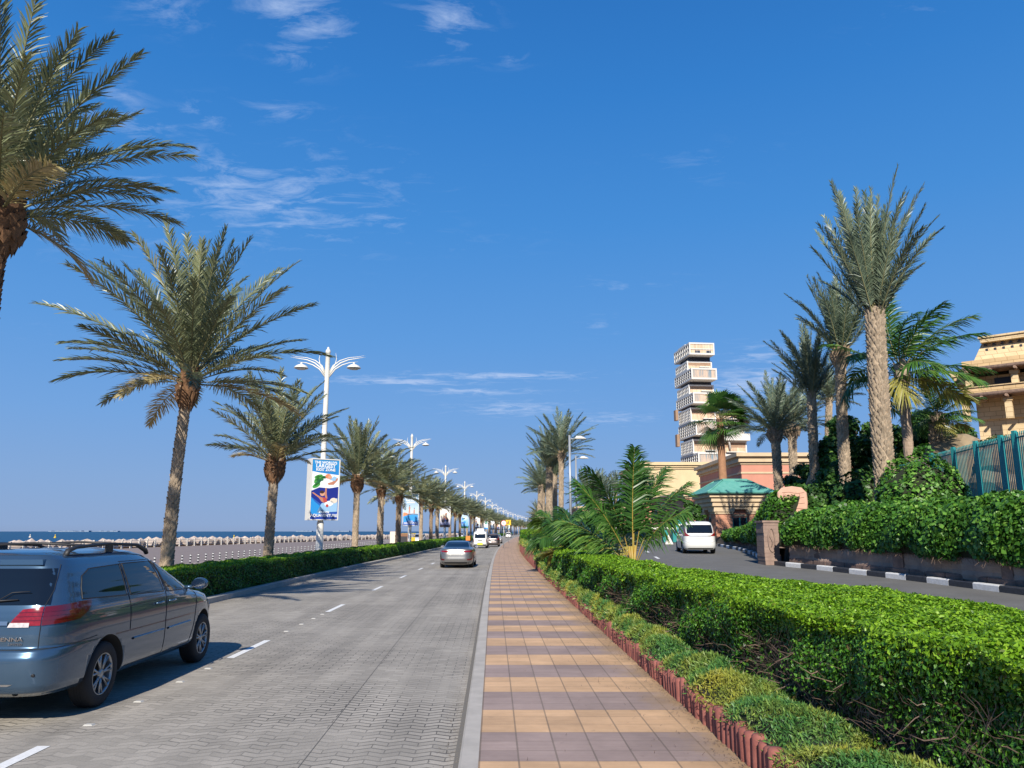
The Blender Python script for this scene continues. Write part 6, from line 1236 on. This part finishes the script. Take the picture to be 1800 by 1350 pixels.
def car(name, label, loc, rz, sl, paint, rw, fw, wr, ww, wx, glass, lights, cat, tail=None, nr=7., nf=5., seams=(), plate=None, roofrails=False, arch=.055, spokes=7, group=None, extra=None, lower=None, mirrorpos=None, handles=()):
    e = empty(name, loc, rz, label, cat, group); B = Body(sl, nr, nf); mb = B.build()
    bo = mb.build('body', [paint, M_under], e, fix=True)
    cut_arches(bo, [(rw, wr, wr + arch, wx), (fw, wr, wr + arch, wx)])
    for y in (rw, fw):
        for sx in (-1, 1): wheel(e, (sx * (wx - ww / 2 + .0), y, wr), wr, ww, sx, spokes)
    for k, rows in enumerate(glass['side']):
        for sx in (1, -1): patch(B.side, rows, 'side_window', M_cglass, e, sx=sx, off=.005)
        for sx in (1, -1):
            pts = [(r_[0], r_[1]) for r_ in rows] + [(r_[2], r_[3]) for r_ in rows[::-1]]; pts.append(pts[0]); seam(B.side, pts, 'window_trim', e, sx=sx, w=.007, m=M_blackp, off=.004, n=4)
    patch(B.rear, glass['rear'], 'rear_window', M_cglass, e, nu=24, off=.005)
    if 'front' in glass:
        def front(c, z, off=.004):
            x, yy, L = B.ring(z); k = len(x) // 2; y = float(np.interp(-abs(c), -x[k:], yy[k:])); return Vector((c, y + off, z + off))
        front.__name__ = 'rear'; o = patch(front, glass['front'], 'windscreen', M_cglass, e, nu=20); o.data.flip_normals()
    for nm, m, kind, rows in lights:
        for sx in (1, -1): patch(getattr(B, kind), rows, nm, m, e, sx=sx, off=.010, nu=12)
    for kind, pts in seams:
        for sx in ((1, -1) if kind != 'rear' else (1,)): seam(getattr(B, kind), pts, 'panel_gap', e, sx=sx)
    for y, z in handles:
        for sx in (1, -1):
            mb = MB(); q = B.side(y, z, sx, .0); mb.tube([q + Vector((0, -.10, 0)), q + Vector((sx * .035, -.07, 0)), q + Vector((sx * .035, .06, .005)), q + Vector((0, .10, .005))], .013, 6); mb.build('door_handle', paint, e)
    if plate:
        m, z, w_, h_ = plate; q = B.rear(0, z, .012); mb = MB(); mb.box(-w_ / 2, w_ / 2, -.008, .01, -h_ / 2, h_ / 2, 0, TM((0, q.y, z))); mb.build('number_plate', m, e)
    if mirrorpos:
        y, z = mirrorpos
        for sx in (1, -1):
            q = B.side(y, z, sx, 0); mb = MB(); mb.tube([q + Vector((-sx * .03, 0, 0)), q + Vector((sx * .10, 0, .02))], .03, 6)
            P = []
            for t, s_ in ((0, .5), (.02, .9), (.07, 1), (.12, .8), (.16, .35)): P.append([q + Vector((sx * (.19 + .12 * math.cos(a) * s_), -.03 + t, .06 + .085 * math.sin(a) * s_)) for a in np.linspace(0, 2 * math.pi, 16, endpoint=False)])
            mb.grid(P, closed=True); mi_ = mb.build('side_mirror', paint, e); mb = MB(); mb.add([q + Vector((sx * (.19 + .105 * math.cos(a)), -.036, .06 + .07 * math.sin(a))) for a in np.linspace(0, 2 * math.pi, 16, endpoint=False)], [tuple(range(16))]); mb.build('mirror_glass', M_chrome, mi_)
    return e, B
# --- the blue-grey minivan
SL = [(.30, .14, 4.93, .90), (.35, .05, 5.0, .945), (.42, .015, 5.05, .968), (.55, 0, 5.08, .978), (.68, .0, 5.075, .98), (.755, .03, 5.05, .979), (.78, .07, 5.04, .977), (.88, .07, 4.96, .976), (.97, .075, 4.82, .972), (1.03, .08, 4.58, .964), (1.07, .085, 4.30, .957),
      (1.12, .095, 4.05, .946), (1.18, .11, 3.90, .928), (1.27, .145, 3.68, .898), (1.38, .19, 3.40, .862), (1.50, .245, 3.10, .82), (1.58, .285, 2.88, .785), (1.64, .32, 2.70, .75), (1.69, .37, 2.50, .68), (1.72, .45, 2.30, .58), (1.745, .62, 2.0, .42), (1.752, .95, 1.6, .2)]
P_van = carpaint('blue_grey_paint', (.05, .10, .165), .55, .26)
van, VB = car('minivan', 'blue-grey minivan with roof rails and red tail lamps at the left edge of the road', (-5.60, 8.10, .0), .022, SL, P_van, 1.13, 4.16, .355, .225, .955,
    dict(side=[[(.60, 1.225, 1.60, 1.19), (.62, 1.34, 1.60, 1.33), (.68, 1.46, 1.59, 1.48), (.86, 1.535, 1.58, 1.555)], [(1.70, 1.185, 2.64, 1.155), (1.69, 1.32, 2.60, 1.30), (1.67, 1.45, 2.54, 1.44), (1.66, 1.56, 2.48, 1.56)], [(2.76, 1.15, 3.80, 1.12), (2.72, 1.27, 3.54, 1.25), (2.66, 1.40, 3.22, 1.40), (2.60, 1.555, 2.80, 1.555)]],
         rear=[(-.80, 1.20, .80, 1.20), (-.795, 1.24, .795, 1.24), (-.77, 1.42, .77, 1.42), (-.735, 1.56, .735, 1.56)], front=[(-.78, 1.12, .78, 1.12), (-.70, 1.35, .70, 1.35), (-.60, 1.58, .60, 1.58)]),
    [('tail_lamp', M_redl, 'wrap', [(.46, 1.0, .76, 1.0), (.49, 1.06, .76, 1.06), (.54, 1.12, .76, 1.14), (.57, 1.16, .76, 1.185)]), ('tail_lamp', M_redd, 'wrap', [(.77, 1.0, 1.22, 1.03), (.77, 1.06, 1.36, 1.09), (.77, 1.13, 1.42, 1.15), (.77, 1.185, 1.42, 1.215)]),
     ('headlamp', M_clear, 'side', [(4.55, .72, 4.75, .74), (4.5, .86, 4.74, .84)])],
    'van', nr=9, nf=4.5, mirrorpos=(3.66, 1.13),
    seams=[('wrap', [(.765, .78), (.765, 1.0)]), ('wrap', [(.765, 1.19), (.80, 1.34), (.78, 1.60)]), ('wrap', [(.0, .765), (.60, .765), (1.0, .775), (1.45, .80), (1.60, .81)]), ('side', [(1.66, .78), (1.66, 1.1), (1.65, 1.18), (1.62, 1.57)]), ('side', [(1.64, .36), (2.68, .36), (2.71, 1.14), (2.64, 1.4), (2.52, 1.585), (1.6, 1.585)]),
           ('side', [(2.73, .36), (3.60, .37), (3.72, .6), (3.80, .9), (3.84, 1.10)]), ('side', [(1.4, 1.05), (2.0, 1.06), (2.64, 1.06)])],
    handles=[(2.47, 1.02), (2.87, 1.02)], spokes=7, arch=.075)
patch(VB.rear, [(-.45, 1.0, .45, 1.0), (-.45, 1.04, .45, 1.04)], 'chrome_strip', M_chrome, van, off=.02); 
for sx in (1, -1):
    for k in range(3): patch(VB.wrap, [(.50 + .02 * k, 1.045 + .04 * k, 1.16 + .06 * k, 1.055 + .045 * k), (.505 + .02 * k, 1.053 + .04 * k, 1.165 + .06 * k, 1.063 + .045 * k)], 'lamp_divider', M_redd, van, sx=sx, off=.013, nu=20)
    patch(VB.wrap, [(.45, .985, .66, .985), (.47, 1.03, .66, 1.03)], 'reversing_lamp', M_clear, van, sx=sx, off=.014)
    seam(VB.side, [(1.75, .66), (2.64, .66)], 'side_moulding', van, sx=sx, w=.016, m=P_van, off=.006); seam(VB.side, [(2.78, .66), (3.56, .67)], 'side_moulding', van, sx=sx, w=.016, m=P_van, off=.006)
    mb = MB(); zr = 1.70
    mb.tube([(sx * .66, .62, 1.68), (sx * .665, .66, 1.74), (sx * .66, .85, 1.775), (sx * .65, 1.6, 1.80), (sx * .65, 2.35, 1.775), (sx * .65, 2.62, 1.70), (sx * .655, 2.66, 1.655)], [.03, .035, .028, .024, .026, .034, .03], 8, sq=.8)
    mb.box(sx * .65 - .02, sx * .65 + .02, 1.55, 1.68, 1.70, 1.79); mb.build('roof_rail', M_blackp, van)
mb = MB(); [mb.tube([(-.64, y, 1.785), (0, y, 1.815), (.64, y, 1.785)], .016, 6) for y in (1.15, 2.15)]; mb.build('roof_crossbars', M_blackp, van)
q = VB.rear(0, 1.62, 0); mb = MB(); mb.box(-.62, .62, q.y - .03, q.y + .12, 1.60, 1.655, taper=(.98, .9)); sp_ = mb.build('rear_spoiler', P_van, van); mb = MB(); mb.box(-.16, .16, q.y - .034, q.y - .028, 1.612, 1.642); mb.build('brake_light', M_redd, sp_)
q = VB.rear(.0, 1.22, .02); mb = MB(); mb.tube([q, q + Vector((.25, .004, .015)), q + Vector((.5, .012, .03))], [.014, .01, .006], 5); mb.tube([q + Vector((.30, -.004, .02)), q + Vector((.42, .03, .10)), q + Vector((.6, .035, .11))], .005, 4); mb.build('rear_wiper', M_blackp, van)
mb = MB(); q = VB.rear(.60, .33, 0); mb.tube([q + Vector((0, -.02, .02)), q + Vector((0, .4, .04))], .032, 10, cap=False); mb.build('exhaust_pipe', M_under, van)
for x in (.25, .78): mb = MB(); q = VB.wrap(x, .52, 1, 0); mb.lathe([(.018, -.01), (.018, .004), (.012, .006)], 12, 0, Matrix.Translation(q) @ Matrix.Rotation(math.pi / 2 + (.5 if x > .5 else 0), 4, 'X')); mb.build('parking_sensor', M_blackp, van)
q = VB.rear(.52, .84, .006)
text_obj('SIENNA', .052, M_chrome, van, Matrix.Translation((.48, q.y - .004, .85)) @ Matrix.Rotation(math.pi / 2, 4, 'X'), .002, sx=1.6, bold=.001); text_obj('LIMITED', .03, M_chrome, van, Matrix.Translation((.55, q.y - .004, .81)) @ Matrix.Rotation(math.pi / 2, 4, 'X'), .002, sx=1.3)
mb = MB(); P = VB.rear(0, .90, .012); mb.box(-.26, .26, P.y - .01, P.y + .01, .84, .95); mb.build('number_plate', M_plate, van)
patch(VB.rear, [(-.55, .42, .55, .42), (-.60, .44, .60, .44)], 'bumper_step', M_chrome, van, off=.006)
# --- sedan
SS = [(.17, .25, 4.82, .80), (.24, .08, 4.90, .88), (.34, .02, 4.95, .918), (.48, 0, 4.97, .93), (.60, .015, 4.95, .932), (.72, .03, 4.88, .928), (.82, .05, 4.70, .92), (.89, .07, 4.40, .91), (.95, .085, 4.02, .895), (1.0, .11, 3.72, .875), (1.035, .17, 3.52, .845), (1.06, .45, 3.40, .81), (1.085, .78, 3.30, .785), (1.14, 1.0, 3.16, .755), (1.22, 1.22, 2.96, .72), (1.31, 1.48, 2.72, .67), (1.38, 1.75, 2.48, .60), (1.42, 1.98, 2.28, .48), (1.438, 2.1, 2.2, .2)]
P_sil = carpaint('silver_grey_paint', (.20, .195, .19), .6, .3)
def sedan(name, label, loc, rz, paint, group=None, cat='car', sc=1.0):
    e, B = car(name, label, loc, rz, SS, paint, 1.05, 3.92, .335, .225, .905,
        dict(side=[[(1.30, 1.10, 2.25, 1.06), (1.42, 1.22, 2.25, 1.22), (1.68, 1.32, 2.22, 1.34), (1.9, 1.36, 2.2, 1.37)], [(2.32, 1.06, 3.30, 1.04), (2.32, 1.2, 2.95, 1.2), (2.30, 1.33, 2.55, 1.33)]],
             rear=[(-.66, 1.095, .66, 1.095), (-.64, 1.2, .64, 1.2), (-.55, 1.36, .55, 1.36)], front=[(-.66, 1.08, .66, 1.08), (-.60, 1.2, .60, 1.2), (-.5, 1.36, .5, 1.36)]),
        [('tail_lamp', M_redl, 'wrap', [(.46, .84, 1.0, .86), (.40, .89, 1.15, .90), (.44, .93, 1.2, .945)]), ('reflector', M_redd, 'wrap', [(.62, .42, .92, .44), (.60, .49, .98, .52)])], 'car', nr=6, nf=4, mirrorpos=(3.1, 1.02),
        plate=None, seams=[('rear', [(-.75, .80), (-.6, .70), (0, .69), (.6, .70), (.75, .80)]), ('side', [(2.28, .30), (2.28, 1.05)]), ('side', [(1.35, .45), (1.5, .9), (1.45, 1.1)]), ('rear', [(-.70, 1.0), (0, 1.01), (.70, 1.0)])], handles=[(2.1, .86), (3.05, .86)], spokes=10, group=group)
    patch(B.rear, [(-.80, .22, .80, .22), (-.84, .34, .84, .34)], 'rear_diffuser', M_blackp, e, off=.006); patch(B.rear, [(-.60, .345, .60, .345), (-.60, .365, .60, .365)], 'chrome_strip', M_chrome, e, off=.012)
    q = B.rear(0, .76, .014); mb = MB(); mb.box(-.26, .26, q.y - .006, q.y + .01, .72, .83); mb.build('number_plate', M_plate, e); return e
sedan('sedan', 'silver-grey sedan driving away in the right lane ahead of the minivan', (-3.02, 42.3, 0), .0, P_sil)
P_white = carpaint('white_paint', (.62, .62, .60), 0.0, .35)
# --- white people carrier on the side road
SE = [(.20, .2, 4.25, .78), (.28, .05, 4.33, .84), (.42, 0, 4.38, .866), (.58, .01, 4.39, .868), (.66, .05, 4.37, .866), (.80, .06, 4.30, .864), (.90, .07, 4.15, .858), (.98, .08, 3.85, .85), (1.04, .10, 3.55, .84), (1.12, .14, 3.36, .815), (1.25, .21, 3.10, .78), (1.38, .28, 2.85, .745), (1.50, .35, 2.60, .705), (1.58, .40, 2.38, .66), (1.63, .46, 2.15, .58), (1.66, .62, 1.9, .42), (1.672, .9, 1.5, .2)]
def mpv(name, label, loc, rz, paint, group=None, nr=7):
    e, B = car(name, label, loc, rz, SE, paint, .88, 3.62, .315, .20, .835,
        dict(side=[[(.42, 1.06, 1.2, 1.04), (.48, 1.25, 1.2, 1.25), (.56, 1.45, 1.2, 1.47)], [(1.28, 1.04, 2.15, 1.02), (1.28, 1.25, 2.12, 1.25), (1.28, 1.49, 2.05, 1.49)], [(2.22, 1.02, 3.25, 1.02), (2.2, 1.25, 2.85, 1.25), (2.15, 1.48, 2.38, 1.48)]],
             rear=[(-.66, 1.04, .66, 1.04), (-.66, 1.2, .66, 1.2), (-.62, 1.47, .62, 1.47)], front=[(-.68, 1.1, .68, 1.1), (-.62, 1.3, .62, 1.3), (-.54, 1.52, .54, 1.52)]),
        [('tail_lamp', M_redl, 'wrap', [(.50, .90, .98, .90), (.62, .98, 1.05, 1.0), (.72, 1.06, 1.0, 1.1), (.76, 1.30, .90, 1.32)])], 'car', nr=nr, nf=4, mirrorpos=(3.1, 1.05),
        seams=[('rear', [(-.78, .64), (-.6, .58), (.6, .58), (.78, .64)]), ('side', [(1.24, .3), (1.26, 1.5)]), ('side', [(2.18, .3), (2.18, 1.0), (2.12, 1.5)]), ('side', [(3.1, .3), (3.2, 1.0)])], handles=[(1.4, .9), (2.35, .9)], spokes=5, group=group)
    q = B.rear(0, .80, .012); mb = MB(); mb.box(-.26, .26, q.y - .006, q.y + .01, .76, .87); mb.build('number_plate', M_plate, e)
    patch(B.rear, [(-.55, .885, .55, .885), (-.55, .91, .55, .91)], 'chrome_strip', M_chrome, e, off=.016); patch(B.rear, [(-.62, .24, .62, .24), (-.62, .29, .62, .29)], 'bumper_insert', M_blackp, e, off=.008)
    return e
mpv('people_carrier', 'white people carrier waiting on the side road beside the ivy', (9.75, 40.6, float(ZS(42.5)) - .01), -.10, P_white)
# --- far traffic
P_dk = carpaint('dark_bronze_paint', (.12, .10, .095), .6, .3)
SH = [(.25, .1, 4.65, .76), (.35, .02, 4.75, .83), (.6, 0, 4.78, .85), (.95, .02, 4.72, .855), (1.05, .03, 4.5, .85), (1.15, .05, 4.3, .845), (1.35, .10, 4.0, .83), (1.6, .16, 3.7, .80), (1.8, .22, 3.45, .77), (1.9, .28, 3.25, .70), (1.96, .4, 2.9, .55), (1.985, .8, 2.3, .2)]
vanw, B = car('delivery_van', 'white van with a roof box and yellow number plate ahead of the sedan', (-3.75, 92, 0), -.01, SH, P_white, .95, 3.55, .33, .2, .81, dict(side=[[(2.7, 1.15, 3.7, 1.15), (2.7, 1.6, 3.3, 1.6)]], rear=[(-.62, 1.15, .62, 1.15), (-.6, 1.65, .6, 1.65)], front=[(-.7, 1.2, .7, 1.2), (-.6, 1.7, .6, 1.7)]),
    [('tail_lamp', M_redl, 'wrap', [(.74, .7, .86, .7), (.74, 1.05, .86, 1.05)])], 'van', nr=9, plate=(M_yplate, .50, .62, .24), mirrorpos=(3.5, 1.2)); mb = MB(); mb.box(-.42, .42, .9, 1.7, 1.97, 2.28, taper=(.92, .9)); mb.build('roof_box', P_white, vanw); patch(B.rear, [(-.25, .85, .25, .85), (-.25, .93, .25, .93)], 'rear_door_handle', M_blackp, vanw); patch(B.rear, [(-.80, .30, .80, .30), (-.82, .44, .82, .44)], 'rear_bumper', M_blackp, vanw, off=.02)
mpv('car', 'dark bronze tall car just right of the white van', (-2.5, 101, 0), -.015, P_dk)
sedan('car', 'white car partly hidden beyond the dark bronze car', (-2.6, 128, 0), -.02, P_white)
mpv('car', 'small white car far ahead where the road curves', (float(K(235)) - 1.9, 235, 0), -.03, P_white)
mpv('car', 'white car beyond the median hedge, seen between palm trunks', (-14.6, 126, -.03), 3.12, P_white)
mpv('car', 'second white car beyond the median hedge farther off', (float(K(205)) - 13.2, 205, -.03), 3.10, P_white); sedan('car', 'small pale car beyond the hedge near the far palms', (float(K(250)) - 13.0, 250, -.03), 3.1, P_sil)
# delivery rider
e = empty('motorbike', (-5.55, 99, 0), .0, 'motorbike with an orange delivery box left of the white van', 'motorbike')
for y, nm in ((.28, 'wheel'), (1.55, 'wheel')):
    mb = MB(); mb.lathe([(.20, -.04), (.27, -.05), (.30, 0), (.27, .05), (.20, .04)], 20, 0, Matrix.Translation((0, y, .30)) @ Matrix.Rotation(math.pi / 2, 4, 'Y')); mb.build('wheel', M_tyre, e)
mb = MB(); mb.tube([(0, .2, .62), (0, .7, .72), (0, 1.2, .78), (0, 1.4, .6)], [.10, .14, .12, .08], 8); mb.tube([(0, 1.55, .3), (0, 1.35, .95)], .03, 6); mb.tube([(-.32, 1.25, 1.02), (0, 1.35, .98), (.32, 1.25, 1.02)], .018, 6); mb.build('frame', M_dark, e)
mb = MB(); mb.box(-.27, .27, -.12, .42, .82, 1.36, taper=(.97, .97)); mb.build('delivery_box', mat('orange_box', (.75, .20, .02), .5), e)
def skinned(name, chains, m, parent=None, loc=(0, 0, 0), rz=0, sub=1):
    """one continuous body grown from a skeleton of connected joints"""
    vs = []; es = []; rs = []; idx = {}
    for ch in chains:
        prev = None
        for p, r in ch:
            key = tuple(round(q, 4) for q in p)
            if key not in idx: idx[key] = len(vs); vs.append(p); rs.append(r)
            if prev is not None: es.append((prev, idx[key]))
            prev = idx[key]
    me = bpy.data.meshes.new(name); me.from_pydata(vs, es, []); o = bpy.data.objects.new(name, me); COL.objects.link(o)
    md = o.modifiers.new('s', 'SKIN'); sv = me.skin_vertices[0].data
    for i, r in enumerate(rs): sv[i].radius = (r, r) if not isinstance(r, tuple) else r
    sv[0].use_root = True; md2 = o.modifiers.new('ss', 'SUBSURF'); md2.levels = sub; md2.render_levels = sub
    dg = bpy.context.evaluated_depsgraph_get(); me2 = bpy.data.meshes.new_from_object(o.evaluated_get(dg)); bpy.data.objects.remove(o); me2.materials.clear(); me2.materials.append(m); me2.polygons.foreach_set('use_smooth', [True] * len(me2.polygons)); return link(name, me2, parent, loc)
M_cloth = mat('rider_clothes', (.05, .035, .03), .9)
ch = [[((0, .62, .82), .15), ((0, .64, 1.05), .15), ((0, .70, 1.28), .17), ((0, .74, 1.42), .09), ((0, .78, 1.52), .07)]]
for s in (1, -1):
    ch.append([((0, .62, .82), .15), ((s * .12, .68, .80), .10), ((s * .20, 1.05, .78), .085), ((s * .17, .98, .40), .06), ((s * .17, 1.08, .30), .04)])
    ch.append([((0, .70, 1.28), .17), ((s * .20, .74, 1.32), .07), ((s * .28, .95, 1.12), .05), ((s * .28, 1.20, 1.06), .035)])
pe = empty('person', (-5.55, 99, 0), 0, 'rider in dark clothes and helmet sitting on the delivery motorbike', 'person'); skinned('body', ch, M_cloth, pe); mb = MB(); mb.lathe([(.001, 1.78), (.09, 1.76), (.135, 1.68), (.14, 1.60), (.11, 1.50)], 14, 0, Matrix.Translation((0, .80, 0))); mb.build('helmet', M_dark, pe)
